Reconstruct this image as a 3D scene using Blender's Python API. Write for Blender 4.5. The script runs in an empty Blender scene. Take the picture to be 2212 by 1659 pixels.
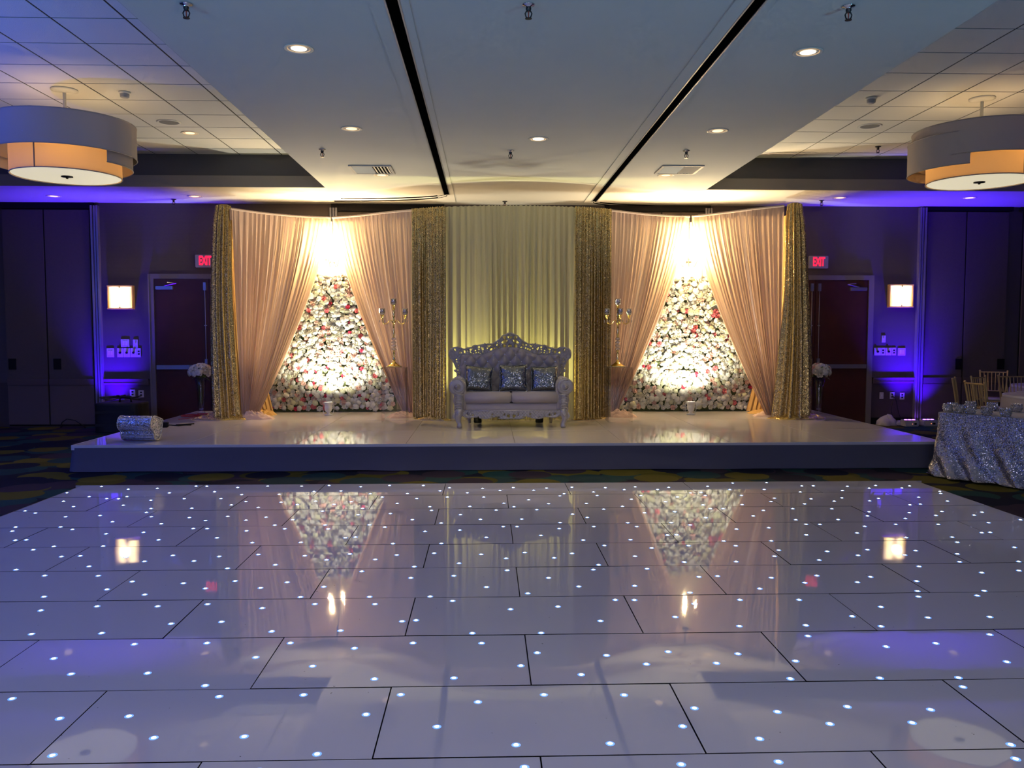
import bpy, bmesh, math, random
from math import sin, cos, pi, radians as R, sqrt, exp
from mathutils import Vector, Matrix, noise

random.seed(7)
C = bpy.context.scene.collection
SC = bpy.context.scene

# ---------------------------------------------------------------- camera
F_PX, PITCH, YAW = 1790.0, math.atan(111.5 / 1790), math.atan(56 / 1790)
cam = bpy.data.cameras.new('camera'); cam_o = bpy.data.objects.new('camera', cam); C.objects.link(cam_o)
cam.sensor_width = 36.0; cam.sensor_fit = 'HORIZONTAL'; cam.lens = F_PX / 2212 * 36.0
cam.clip_start = 0.05; cam.clip_end = 100
cam_o.location = (0, 0, 1.573); cam_o.rotation_euler = (pi / 2 - PITCH, 0, -YAW)
SC.camera = cam_o

# ---------------------------------------------------------------- world, exposure
w = bpy.data.worlds.new('world'); SC.world = w; w.use_nodes = True
w.node_tree.nodes['Background'].inputs[0].default_value = (0.010, 0.012, 0.02, 1)
w.node_tree.nodes['Background'].inputs[1].default_value = 1.0
SC.view_settings.view_transform = 'Standard'; SC.view_settings.look = 'None'
SC.view_settings.gamma = 1.0; SC.view_settings.use_curve_mapping = False
SC.view_settings.exposure = 0.0
cy = SC.cycles
cy.use_denoising = True
cy.use_adaptive_sampling = True; cy.adaptive_threshold = 0.08; cy.adaptive_min_samples = 16
cy.max_bounces = 6; cy.diffuse_bounces = 2; cy.glossy_bounces = 3; cy.transmission_bounces = 6
cy.transparent_max_bounces = 8; cy.caustics_reflective = False; cy.caustics_refractive = False
cy.sample_clamp_indirect = 4.0; cy.use_light_tree = True

# ---------------------------------------------------------------- unseen fill lamps added around the room
def lamp(name, kind, loc, power, col, aim=None, size=0.1, spot=60, blend=0.6, size_y=None):
    l = bpy.data.lights.new(name, kind); o = bpy.data.objects.new(name, l); C.objects.link(o)
    l.energy = power; l.color = col; o.location = loc
    if kind == 'AREA':
        l.shape = 'RECTANGLE'; l.size = size; l.size_y = size_y or size
    else:
        l.shadow_soft_size = size
    if kind == 'SPOT':
        l.spot_size = R(spot); l.spot_blend = blend
    if aim is not None:
        d = Vector(aim) - Vector(loc); o.rotation_euler = d.to_track_quat('-Z', 'Y').to_euler()
    return o
# unseen cool fill added before the wall behind the photographer
lamp('rear_cool_fill', 'AREA', (0.4, -6.6, 1.6), 16, (0.80, 0.84, 1.0), aim=(0.4, 8, 2.3), size=9.0, size_y=2.6)
# unseen cool area lamp added under the ceiling to light the floor
lamp('overhead_cool_fill', 'AREA', (0.4, -1.0, 3.66), 280, (0.80, 0.76, 0.98), aim=(0.4, 1.6, 0), size=4.5, size_y=3.0)
# unseen blue spots added along the side walls for blue ambient light
BLUE = (0.05, 0.13, 1.0)
for (x, y) in ((-10.1, 1.0), (-10.1, 5.8), (11.1, 1.0), (11.1, 5.8)):
    lamp('side_blue_fill', 'SPOT', (x, y, 0.2), 4000 if x < 0 else 320, BLUE, aim=(x + (-1.4 if x > 0 else 1.4), y, 4), size=0.08, spot=100, blend=0.8)
# unseen cyan spots added beside the photographer to tint the near ceiling
for x in (-4.9, 5.3):
    lamp('near_cyan_fill', 'SPOT', (x, 0.2, 0.2), 420, (0.14, 0.60, 1.0), aim=(x * .5, 3.8, 3.7), size=0.08, spot=72, blend=1.0)

# ================================================================ helpers
def nt(m):
    m.use_nodes = True; return m.node_tree.nodes, m.node_tree.links
MATS = {}
def mat(name, col, rough=0.5, metal=0.0, spec=0.5, emit=None, es=0.0, trans=0.0, ior=1.45, var=0.0, vscale=6.0, bump=0.0, bscale=60.0, sheen=0.0, samp=True, alpha=1.0):
    if name in MATS: return MATS[name]
    m = bpy.data.materials.new(name); n, l = nt(m); b = n['Principled BSDF']
    col = tuple(col) + (1,)
    b.inputs['Base Color'].default_value = col; b.inputs['Roughness'].default_value = rough
    b.inputs['Metallic'].default_value = metal; b.inputs['Specular IOR Level'].default_value = spec
    b.inputs['IOR'].default_value = ior; b.inputs['Transmission Weight'].default_value = trans
    if alpha < 1: b.inputs['Alpha'].default_value = alpha
    if sheen: b.inputs['Sheen Weight'].default_value = sheen
    if emit:
        b.inputs['Emission Color'].default_value = tuple(emit) + (1,); b.inputs['Emission Strength'].default_value = es
        if not samp: m.cycles.emission_sampling = 'NONE'
    if var or bump:
        tc = n.new('ShaderNodeTexCoord')
    if var:
        t = n.new('ShaderNodeTexNoise'); t.inputs['Scale'].default_value = vscale; t.inputs['Detail'].default_value = 4
        l.new(tc.outputs['Object'], t.inputs['Vector'])
        mr = n.new('ShaderNodeMapRange'); mr.inputs['To Min'].default_value = 1 - var; mr.inputs['To Max'].default_value = 1 + var
        l.new(t.outputs['Fac'], mr.inputs['Value'])
        mx = n.new('ShaderNodeMix'); mx.data_type = 'RGBA'; mx.blend_type = 'MULTIPLY'; mx.inputs[0].default_value = 1
        mx.inputs[6].default_value = col; l.new(mr.outputs[0], mx.inputs[7]); l.new(mx.outputs[2], b.inputs['Base Color'])
    if bump:
        t2 = n.new('ShaderNodeTexNoise'); t2.inputs['Scale'].default_value = bscale; t2.inputs['Detail'].default_value = 3
        l.new(tc.outputs['Object'], t2.inputs['Vector'])
        bp = n.new('ShaderNodeBump'); bp.inputs['Strength'].default_value = bump; bp.inputs['Distance'].default_value = 0.01
        l.new(t2.outputs['Fac'], bp.inputs['Height']); l.new(bp.outputs[0], b.inputs['Normal'])
    MATS[name] = m; return m

def cloth(name, col, tl=0.4, tcol=None, rough=0.9, weave=0.0):
    """woven fabric that lets light through: diffuse + translucent"""
    if name in MATS: return MATS[name]
    m = bpy.data.materials.new(name); n, l = nt(m); n.remove(n['Principled BSDF'])
    d = n.new('ShaderNodeBsdfDiffuse'); t = n.new('ShaderNodeBsdfTranslucent'); mx = n.new('ShaderNodeMixShader')
    d.inputs[0].default_value = tuple(col) + (1,); t.inputs[0].default_value = tuple(tcol or col) + (1,)
    mx.inputs[0].default_value = tl
    tc = n.new('ShaderNodeTexCoord'); ns = n.new('ShaderNodeTexNoise'); ns.inputs['Scale'].default_value = 220
    l.new(tc.outputs['Object'], ns.inputs['Vector'])
    bp = n.new('ShaderNodeBump'); bp.inputs['Strength'].default_value = 0.15; bp.inputs['Distance'].default_value = 0.004
    l.new(ns.outputs['Fac'], bp.inputs['Height']); l.new(bp.outputs[0], d.inputs['Normal'])
    l.new(d.outputs[0], mx.inputs[1]); l.new(t.outputs[0], mx.inputs[2]); l.new(mx.outputs[0], n['Material Output'].inputs[0])
    MATS[name] = m; return m

def sequin(name, col, base, scale=110, tilt=0.9, rough=0.18, fac=0.6):
    """tiny metal discs, each lying at its own small angle, over a backing cloth"""
    if name in MATS: return MATS[name]
    m = bpy.data.materials.new(name); n, l = nt(m); b = n['Principled BSDF']
    tc = n.new('ShaderNodeTexCoord'); v = n.new('ShaderNodeTexVoronoi'); v.inputs['Scale'].default_value = scale
    l.new(tc.outputs['Object'], v.inputs['Vector'])
    g = n.new('ShaderNodeNewGeometry')
    s1 = n.new('ShaderNodeVectorMath'); s1.operation = 'SUBTRACT'; l.new(v.outputs['Color'], s1.inputs[0]); s1.inputs[1].default_value = (.5, .5, .5)
    s2 = n.new('ShaderNodeVectorMath'); s2.operation = 'SCALE'; l.new(s1.outputs[0], s2.inputs[0]); s2.inputs['Scale'].default_value = tilt
    s3 = n.new('ShaderNodeVectorMath'); s3.operation = 'ADD'; l.new(s2.outputs[0], s3.inputs[0]); l.new(g.outputs['Normal'], s3.inputs[1])
    s4 = n.new('ShaderNodeVectorMath'); s4.operation = 'NORMALIZE'; l.new(s3.outputs[0], s4.inputs[0])
    l.new(s4.outputs[0], b.inputs['Normal'])
    b.inputs['Base Color'].default_value = tuple(col) + (1,); b.inputs['Metallic'].default_value = 1; b.inputs['Roughness'].default_value = rough
    d = n.new('ShaderNodeBsdfDiffuse'); d.inputs[0].default_value = tuple(base) + (1,)
    mx = n.new('ShaderNodeMixShader'); mx.inputs[0].default_value = fac
    l.new(d.outputs[0], mx.inputs[1]); l.new(b.outputs[0], mx.inputs[2]); l.new(mx.outputs[0], n['Material Output'].inputs[0])
    MATS[name] = m; return m

def glass_thin(name, col=(1, 1, 1), rough=0.02, fac=0.14):
    """clear thin acrylic / crystal: transparent with a glossy skin"""
    if name in MATS: return MATS[name]
    m = bpy.data.materials.new(name); n, l = nt(m); n.remove(n['Principled BSDF'])
    t = n.new('ShaderNodeBsdfTransparent'); t.inputs[0].default_value = tuple(col) + (1,)
    g = n.new('ShaderNodeBsdfGlossy'); g.inputs['Roughness'].default_value = rough
    fr = n.new('ShaderNodeLayerWeight'); pw = n.new('ShaderNodeMath'); pw.operation = 'POWER'; pw.inputs[1].default_value = 5.0
    l.new(fr.outputs['Facing'], pw.inputs[0])
    ad = n.new('ShaderNodeMath'); ad.operation = 'MULTIPLY_ADD'; ad.inputs[1].default_value = 0.6; ad.inputs[2].default_value = fac; ad.use_clamp = True
    l.new(pw.outputs[0], ad.inputs[0])
    mx = n.new('ShaderNodeMixShader'); l.new(ad.outputs[0], mx.inputs[0]); l.new(t.outputs[0], mx.inputs[1]); l.new(g.outputs[0], mx.inputs[2])
    l.new(mx.outputs[0], n['Material Output'].inputs[0])
    MATS[name] = m; return m

class MB:
    """collects shapes; build() links them as ONE mesh object"""
    def __init__(s): s.v = []; s.f = []; s.mi = []
    def add(s, vs, fs, mi=0):
        o = len(s.v); s.v += [tuple(p) for p in vs]; s.f += [tuple(i + o for i in f) for f in fs]; s.mi += [mi] * len(fs); return s
    def box(s, a, b, mi=0):
        x0, y0, z0 = a; x1, y1, z1 = b
        return s.add([(x0,y0,z0),(x1,y0,z0),(x1,y1,z0),(x0,y1,z0),(x0,y0,z1),(x1,y0,z1),(x1,y1,z1),(x0,y1,z1)],
                     [(0,3,2,1),(4,5,6,7),(0,1,5,4),(1,2,6,5),(2,3,7,6),(3,0,4,7)], mi)
    def lathe(s, prof, c=(0, 0, 0), seg=16, mi=0, axis='z', cap=True, sx=1, sy=1):
        vs = []; fs = []; n = len(prof)
        for i in range(seg):
            a = 2 * pi * i / seg
            for r, z in prof:
                p = (r * cos(a) * sx, r * sin(a) * sy, z)
                if axis == 'y': p = (p[0], p[2], p[1])
                if axis == 'x': p = (p[2], p[0], p[1])
                vs.append((p[0] + c[0], p[1] + c[1], p[2] + c[2]))
        for i in range(seg):
            j = (i + 1) % seg
            for k in range(n - 1): fs.append((i * n + k, j * n + k, j * n + k + 1, i * n + k + 1))
        if cap:
            if prof[0][0] > 1e-5: fs.append(tuple(i * n for i in range(seg))[::-1])
            if prof[-1][0] > 1e-5: fs.append(tuple(i * n + n - 1 for i in range(seg)))
        return s.add(vs, fs, mi)
    def tube(s, pts, r, seg=8, mi=0, cap=True, closed=False):
        pts = [Vector(p) for p in pts]; n = len(pts); vs = []; fs = []
        rr = r if hasattr(r, '__len__') else [r] * n
        prev = None
        for i, p in enumerate(pts):
            if closed: t = pts[(i + 1) % n] - pts[i - 1]
            else: t = pts[min(i + 1, n - 1)] - pts[max(i - 1, 0)]
            t = t.normalized() if t.length > 1e-9 else Vector((0, 0, 1))
            if prev is None:
                u = t.cross(Vector((0, 0, 1)))
                if u.length < 1e-3: u = t.cross(Vector((0, 1, 0)))
            else:
                u = prev - t * prev.dot(t)
                if u.length < 1e-4: u = t.cross(Vector((0, 0, 1)))
            u.normalize(); prev = u; v = t.cross(u)
            for k in range(seg):
                a = 2 * pi * k / seg; q = p + (u * cos(a) + v * sin(a)) * rr[i]; vs.append(q)
        for i in range(n if closed else n - 1):
            j = (i + 1) % n
            for k in range(seg):
                m2 = (k + 1) % seg; fs.append((i * seg + k, i * seg + m2, j * seg + m2, j * seg + k))
        if cap and not closed:
            fs.append(tuple(range(seg))[::-1]); fs.append(tuple((n - 1) * seg + k for k in range(seg)))
        return s.add(vs, fs, mi)
    def ball(s, c, r, seg=10, rings=6, mi=0, sc=(1, 1, 1)):
        prof = [(r * sin(pi * i / rings), -r * cos(pi * i / rings)) for i in range(rings + 1)]
        o = len(s.v); s.lathe(prof, (0, 0, 0), seg, mi, cap=False)
        for i in range(o, len(s.v)):
            p = s.v[i]; s.v[i] = (p[0] * sc[0] + c[0], p[1] * sc[1] + c[1], p[2] * sc[2] + c[2])
        return s
    def grid(s, nu, nv, fn, mi=0, closed_u=False):
        vs = [fn(i / nu if closed_u else i / (nu - 1), j / (nv - 1)) for i in range(nu) for j in range(nv)]
        fs = []
        for i in range(nu if closed_u else nu - 1):
            i2 = (i + 1) % nu
            for j in range(nv - 1): fs.append((i * nv + j, i2 * nv + j, i2 * nv + j + 1, i * nv + j + 1))
        return s.add(vs, fs, mi)
    def mesh(s, name, mats, smooth=False):
        me = bpy.data.meshes.new(name); me.from_pydata(s.v, [], s.f); me.validate()
        for m in (mats if isinstance(mats, (list, tuple)) else [mats]): me.materials.append(m)
        if len(me.polygons) == len(s.mi):
            me.polygons.foreach_set('material_index', s.mi)
        if smooth: me.polygons.foreach_set('use_smooth', [True] * len(me.polygons))
        me.update(); return me
    def build(s, name, mats, parent=None, smooth=False, loc=(0, 0, 0), rot=(0, 0, 0), bevel=0):
        me = s.mesh(name, mats, smooth)
        if bevel:
            bm = bmesh.new(); bm.from_mesh(me); bmesh.ops.bevel(bm, geom=bm.edges[:], offset=bevel, segments=2, affect='EDGES', clamp_overlap=True)
            bm.to_mesh(me); bm.free()
        return put(name, me, parent, loc, rot)

def put(name, me, parent=None, loc=(0, 0, 0), rot=(0, 0, 0)):
    o = bpy.data.objects.new(name, me); C.objects.link(o); o.location = loc; o.rotation_euler = rot
    if parent: o.parent = parent
    return o
def tag(o, label, cat, group=None):
    o['label'] = label; o['category'] = cat
    if group: o['group'] = group
    return o
def thing(name, label, cat, loc=(0, 0, 0), rz=0, group=None):
    o = bpy.data.objects.new(name, None); C.objects.link(o); o.location = loc; o.rotation_euler = (0, 0, rz)
    o.empty_display_size = 0.1
    return tag(o, label, cat, group)
def struct(o, label=None, cat=None):
    o['kind'] = 'structure'
    if label: o['label'] = label
    if cat: o['category'] = cat
    return o
def dup(root, loc, rz=0, label=None, group=None):
    r = root.copy(); C.objects.link(r); r.location = loc; r.rotation_euler = (0, 0, rz)
    if label: r['label'] = label
    if group: r['group'] = group
    for ch in list(root.children):
        c = ch.copy(); C.objects.link(c); c.parent = r
        for g in list(ch.children):
            d = g.copy(); C.objects.link(d); d.parent = c
    return r
def lerp(a, b, t): return a + (b - a) * t
def poly(pts):
    """smooth plan curve through points, returns f(u) -> (x, y)"""
    P = [Vector(p) for p in pts]; n = len(P) - 1
    def f(u):
        t = min(max(u, 0), 1) * n; i = min(int(t), n - 1); t -= i
        p0, p1, p2, p3 = P[max(i - 1, 0)], P[i], P[i + 1], P[min(i + 2, n)]
        return 0.5 * ((2 * p1) + (p2 - p0) * t + (2 * p0 - 5 * p1 + 4 * p2 - p3) * t * t + (3 * p1 - p0 - 3 * p2 + p3) * t ** 3)
    return f

# ================================================================ materials
M_ceil = mat('ceiling_paint', (0.62, 0.61, 0.58), 0.85, spec=0.2, var=0.03, vscale=2)
M_tile = mat('acoustic_tile', (0.66, 0.65, 0.63), 0.9, spec=0.1, bump=0.3, bscale=120)
M_tgrid = mat('tile_grid_shadow_gap', (0.03, 0.03, 0.035), 0.8)
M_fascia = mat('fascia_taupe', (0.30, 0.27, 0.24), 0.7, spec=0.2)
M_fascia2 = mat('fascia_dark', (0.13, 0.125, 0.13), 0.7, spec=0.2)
M_black = mat('black_paint', (0.006, 0.006, 0.007), 0.6, spec=0.2)
M_whitep = mat('white_plastic', (0.7, 0.69, 0.66), 0.45)
M_chrome = mat('chrome', (0.7, 0.7, 0.72), 0.15, metal=1)
M_darkmetal = mat('dark_sprinkler_metal', (0.05, 0.05, 0.055), 0.35, metal=0.8)
M_alu = mat('aluminium', (0.5, 0.5, 0.52), 0.35, metal=1)
M_gold = mat('polished_gold', (0.95, 0.68, 0.22), 0.16, metal=1)
M_rose_gold_chair = mat('gold_painted_wood', (0.50, 0.36, 0.14), 0.4, metal=0.35)
M_acryl = glass_thin('clear_acrylic', (0.985, 0.985, 0.99), 0.03, 0.03)
M_crystal = glass_thin('cut_crystal', (0.92, 0.92, 0.92), 0.05, 0.35)
M_blush = cloth('blush_sheer', (0.86, 0.67, 0.58), 0.42, (0.95, 0.72, 0.50))
M_blush_head = cloth('blush_header_double', (0.70, 0.54, 0.46), 0.02, (0.8, 0.6, 0.45))
M_cream = cloth('cream_satin', (0.62, 0.57, 0.36), 0.15)
M_amber = cloth('amber_chiffon', (0.72, 0.46, 0.17), 0.35)
M_lining = cloth('ivory_lining', (0.85, 0.74, 0.52), 0.15)
M_goldseq = sequin('gold_sequin_cloth', (0.84, 0.62, 0.24), (0.28, 0.20, 0.08), 150, 0.55, 0.2, 0.55)
M_silverseq = sequin('silver_sequin_cloth', (0.62, 0.62, 0.70), (0.20, 0.19, 0.21), 170, 0.7, 0.2, 0.5)
M_wallpaper = None

def wall_material():
    m = bpy.data.materials.new('taupe_wallpaper'); n, l = nt(m); b = n['Principled BSDF']
    tc = n.new('ShaderNodeTexCoord'); sp = n.new('ShaderNodeSeparateXYZ'); l.new(tc.outputs['Object'], sp.inputs[0])
    mt = n.new('ShaderNodeMath'); mt.operation = 'GREATER_THAN'; l.new(sp.outputs[2], mt.inputs[0]); mt.inputs[1].default_value = 0.74
    mx = n.new('ShaderNodeMix'); mx.data_type = 'RGBA'; l.new(mt.outputs[0], mx.inputs[0])
    mx.inputs[6].default_value = (0.085, 0.065, 0.06, 1); mx.inputs[7].default_value = (0.11, 0.092, 0.088, 1)
    # fine embossed grid of the vinyl wall covering
    br = n.new('ShaderNodeTexBrick'); br.inputs['Scale'].default_value = 22; br.inputs['Mortar Size'].default_value = 0.06
    mp = n.new('ShaderNodeMapping'); mp.inputs['Rotation'].default_value = (pi / 2, 0, 0); l.new(tc.outputs['Object'], mp.inputs[0]); l.new(mp.outputs[0], br.inputs['Vector'])
    br.inputs['Color1'].default_value = (1, 1, 1, 1); br.inputs['Color2'].default_value = (0.9, 0.9, 0.9, 1); br.inputs['Mortar'].default_value = (0.72, 0.72, 0.72, 1)
    m2 = n.new('ShaderNodeMix'); m2.data_type = 'RGBA'; m2.blend_type = 'MULTIPLY'; m2.inputs[0].default_value = 0.8
    l.new(mx.outputs[2], m2.inputs[6]); l.new(br.outputs['Color'], m2.inputs[7]); l.new(m2.outputs[2], b.inputs['Base Color'])
    b.inputs['Roughness'].default_value = 0.7; b.inputs['Specular IOR Level'].default_value = 0.25
    return m
M_wall = wall_material()
M_panelw = mat('partition_fabric', (0.10, 0.082, 0.075), 0.85, spec=0.15, var=0.08, vscale=30)
M_rail = mat('chair_rail_wood', (0.11, 0.08, 0.07), 0.35)
M_trimg = mat('grey_metal_trim', (0.32, 0.31, 0.32), 0.35, metal=0.6)
M_mahog = mat('mahogany_veneer', (0.055, 0.018, 0.012), 0.35, var=0.3, vscale=4)
M_frame = mat('door_frame_paint', (0.16, 0.145, 0.14), 0.4)

def carpet_material():
    """flat woven print: overlapping discs in olive, teal, plum and navy"""
    m = bpy.data.materials.new('disc_pattern_carpet'); n, l = nt(m); b = n['Principled BSDF']
    tc = n.new('ShaderNodeTexCoord')
    cols = [((0.085, 0.075, 0.012), (0.010, 0.035, 0.040), (0.030, 0.022, 0.035), (0.006, 0.008, 0.020)), ((0.060, 0.055, 0.008), (0.006, 0.008, 0.018), (0.012, 0.045, 0.045), (0.085, 0.075, 0.012))]
    cur = None
    for k in range(3):
        mp = n.new('ShaderNodeMapping'); mp.inputs['Location'].default_value = (0.37 * k, 0.61 * k, 0); mp.inputs['Rotation'].default_value = (0, 0, 0.5 * k)
        l.new(tc.outputs['Object'], mp.inputs[0])
        v = n.new('ShaderNodeTexVoronoi'); v.voronoi_dimensions = '2D'; v.inputs['Scale'].default_value = 1.75; v.inputs['Randomness'].default_value = 0.55
        l.new(mp.outputs[0], v.inputs['Vector'])
        rp = n.new('ShaderNodeValToRGB'); rp.color_ramp.interpolation = 'CONSTANT'
        ce = cols[k % 2]; els = rp.color_ramp.elements
        els[0].position = 0; els[0].color = ce[0] + (1,); els[1].position = 0.3; els[1].color = ce[1] + (1,)
        for p, c in ((0.55, ce[2]), (0.78, ce[3])):
            e = els.new(p); e.color = c + (1,)
        sp = n.new('ShaderNodeSeparateColor'); l.new(v.outputs['Color'], sp.inputs[0]); l.new(sp.outputs[0], rp.inputs[0])
        if cur is None:
            base = n.new('ShaderNodeRGB'); base.outputs[0].default_value = (0.008, 0.010, 0.018, 1); cur = base.outputs[0]
        lt = n.new('ShaderNodeMath'); lt.operation = 'LESS_THAN'; lt.inputs[1].default_value = 0.42; l.new(v.outputs['Distance'], lt.inputs[0])
        mx = n.new('ShaderNodeMix'); mx.data_type = 'RGBA'; l.new(lt.outputs[0], mx.inputs[0]); l.new(cur, mx.inputs[6]); l.new(rp.outputs[0], mx.inputs[7])
        cur = mx.outputs[2]
    l.new(cur, b.inputs['Base Color']); b.inputs['Roughness'].default_value = 0.95; b.inputs['Specular IOR Level'].default_value = 0.1
    ns = n.new('ShaderNodeTexNoise'); ns.inputs['Scale'].default_value = 400; l.new(tc.outputs['Object'], ns.inputs['Vector'])
    bp = n.new('ShaderNodeBump'); bp.inputs['Strength'].default_value = 0.4; bp.inputs['Distance'].default_value = 0.004
    l.new(ns.outputs['Fac'], bp.inputs['Height']); l.new(bp.outputs[0], b.inputs['Normal'])
    return m
M_carpet = carpet_material()

def gloss_panel(name, col, scuff=True, rough=0.07, wave=0.0012):
    """white high-gloss laminate with faint scuffs and a slightly wavy sheet"""
    m = bpy.data.materials.new(name); n, l = nt(m); b = n['Principled BSDF']
    tc = n.new('ShaderNodeTexCoord'); g = n.new('ShaderNodeNewGeometry')
    b.inputs['Specular IOR Level'].default_value = 0.5
    n1 = n.new('ShaderNodeTexNoise'); n1.inputs['Scale'].default_value = 34; n1.inputs['Detail'].default_value = 2
    l.new(g.outputs['Position'], n1.inputs['Vector'])
    rp = n.new('ShaderNodeValToRGB'); e = rp.color_ramp.elements
    e[0].position = 0.22 if scuff else 0.1; e[0].color = (0.12, 0.11, 0.11, 1); e[1].position = 0.245 if scuff else 0.12; e[1].color = tuple(col) + (1,)
    l.new(n1.outputs['Fac'], rp.inputs[0]); l.new(rp.outputs[0], b.inputs['Base Color'])
    n2 = n.new('ShaderNodeTexNoise'); n2.inputs['Scale'].default_value = 2.5; n2.inputs['Detail'].default_value = 5
    l.new(g.outputs['Position'], n2.inputs['Vector'])
    mr = n.new('ShaderNodeMapRange'); mr.inputs['From Min'].default_value = 0.35; mr.inputs['From Max'].default_value = 0.7
    mr.inputs['To Min'].default_value = rough * 0.6; mr.inputs['To Max'].default_value = rough * 1.7
    l.new(n2.outputs['Fac'], mr.inputs['Value']); l.new(mr.outputs[0], b.inputs['Roughness'])
    n3 = n.new('ShaderNodeTexNoise'); n3.inputs['Scale'].default_value = 5; n3.inputs['Detail'].default_value = 1
    l.new(g.outputs['Position'], n3.inputs['Vector'])
    bp = n.new('ShaderNodeBump'); bp.inputs['Strength'].default_value = 1.0; bp.inputs['Distance'].default_value = wave
    l.new(n3.outputs['Fac'], bp.inputs['Height']); l.new(bp.outputs[0], b.inputs['Normal'])
    return m
M_dance = gloss_panel('dance_floor_laminate', (0.56, 0.55, 0.57), True, 0.03, 0.0003)
M_deck = gloss_panel('stage_deck_vinyl', (0.60, 0.56, 0.54), scuff=False, rough=0.05, wave=0.0006)

# ================================================================ the room shell
CE = 3.70; TZ = 4.18; WY = 14.0
XL, XR, YB = -10.5, 11.5, -7.0
CLX, CRX, CY = -2.36, 3.29, 12.45     # coffer edges
struct(MB().box((XL, YB, -0.1), (XR, WY, 0)).build('floor', M_carpet), 'dark carpet printed with overlapping olive, teal and navy discs')
struct(MB().box((XL - .2, WY, 0), (XR + .2, WY + .2, 4.6)).build('wall_back', M_wall), 'taupe papered back wall of the ballroom')
struct(MB().box((XL - .2, YB, 0), (XL, WY, 4.6)).build('wall_left', M_wall), 'taupe side wall of the ballroom')
struct(MB().box((XR, YB, 0), (XR + .2, WY, 4.6)).build('wall_right', M_wall), 'taupe side wall of the ballroom')
struct(MB().box((XL - .2, YB - .2, 0), (XR + .2, YB, 4.6)).build('wall_rear', M_wall), 'taupe wall behind the photographer')
cb = MB()
cb.box((CLX, YB, CE), (CRX, WY, CE + .12))                       # flat middle band
cb.box((XL, CY, CE), (CLX, WY, CE + .12)); cb.box((CRX, CY, CE), (XR, WY, CE + .12))
cb.box((XL, YB, CE), (XL + .9, CY, CE + .12)); cb.box((XR - .9, YB, CE), (XR, CY, CE + .12))
cb.box((XL + .9, YB, CE), (CLX, YB + 1.5, CE + .12)); cb.box((CRX, YB, CE), (XR - .9, YB + 1.5, CE + .12))
ceiling = struct(cb.build('ceiling', M_ceil), 'flat painted ceiling band with a tiled coffer on either side')
# coffer sides and tiles
fl = MB(); fd = MB()
for (x0, x1) in ((XL + .9, CLX), (CRX, XR - .9)):
    y0 = YB + 1.5
    fl.box((x0, CY - .03, CE + .0), (x1, CY, CE + .165))
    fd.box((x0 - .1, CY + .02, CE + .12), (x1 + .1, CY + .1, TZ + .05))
    fl.box((x0, y0, CE + .001), (x0 + .003, CY, CE + .17)); fl.box((x1 - .003, y0, CE + .001), (x1, CY, CE + .17)); fl.box((x0, y0, CE), (x1, y0 + .03, CE + .17))
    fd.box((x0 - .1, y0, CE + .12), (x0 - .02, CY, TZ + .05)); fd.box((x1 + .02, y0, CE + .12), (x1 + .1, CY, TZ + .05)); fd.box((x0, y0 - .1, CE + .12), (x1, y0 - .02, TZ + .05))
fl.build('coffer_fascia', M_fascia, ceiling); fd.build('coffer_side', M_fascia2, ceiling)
MB().box((XL + .7, YB + 1.2, TZ + .006), (CLX + .15, CY + .15, TZ + .04)).box((CRX - .15, YB + 1.2, TZ + .006), (XR - .7, CY + .15, TZ + .04)).build('tile_backing', M_tgrid, ceiling)
T = 0.6135; GAP = 0.009
tile_me = MB().box((GAP, GAP, 0), (T - GAP, T - GAP, .004)).mesh('ceiling_tile', M_tile)
rows = [12.08 - T * k for k in range(11)]
far = MB()
for side in (0, 1):
    cols = [-2.997 - T * k for k in range(0, 10)] if side == 0 else [3.95 + T * k for k in range(0, 10)]
    for x in cols:
        xa = x - T if side == 0 else x
        xa_ok = xa > XL + .7 and xa + T < XR - .7
        if not xa_ok: continue
        for y in rows:
            if y < 5.9: continue
            put('ceiling_tile', tile_me, ceiling, (xa, y - T, TZ))
        MB().box((xa + GAP, 12.08 + GAP, TZ), (xa + T - GAP, CY + .05, TZ + .004)).build('ceiling_tile', M_tile, ceiling)
    # border tiles along the band
    x0, x1 = (-2.997, CLX + .02) if side == 0 else (CRX - .02, 3.95)
    for y in rows:
        if y >= 5.9: MB().box((x0 + GAP, y - T + GAP, TZ), (x1, y - GAP, TZ + .004)).build('ceiling_tile', M_tile, ceiling)
    MB().box((x0 + GAP, 12.08 + GAP, TZ), (x1, CY + .05, TZ + .004)).build('ceiling_tile', M_tile, ceiling)
    yb_ = rows[-1] - T if rows[-1] >= 5.9 else [r for r in rows if r >= 5.9][-1] - T
    xa, xb = (XL + .8, CLX + .02) if side == 0 else (CRX - .02, XR - .8)
    far.box((xa, YB + 1.4, TZ), (xb, yb_ - GAP, TZ + .004))
fo = far.build('tile_field', M_tile, ceiling); fo['kind'] = 'stuff'

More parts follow.
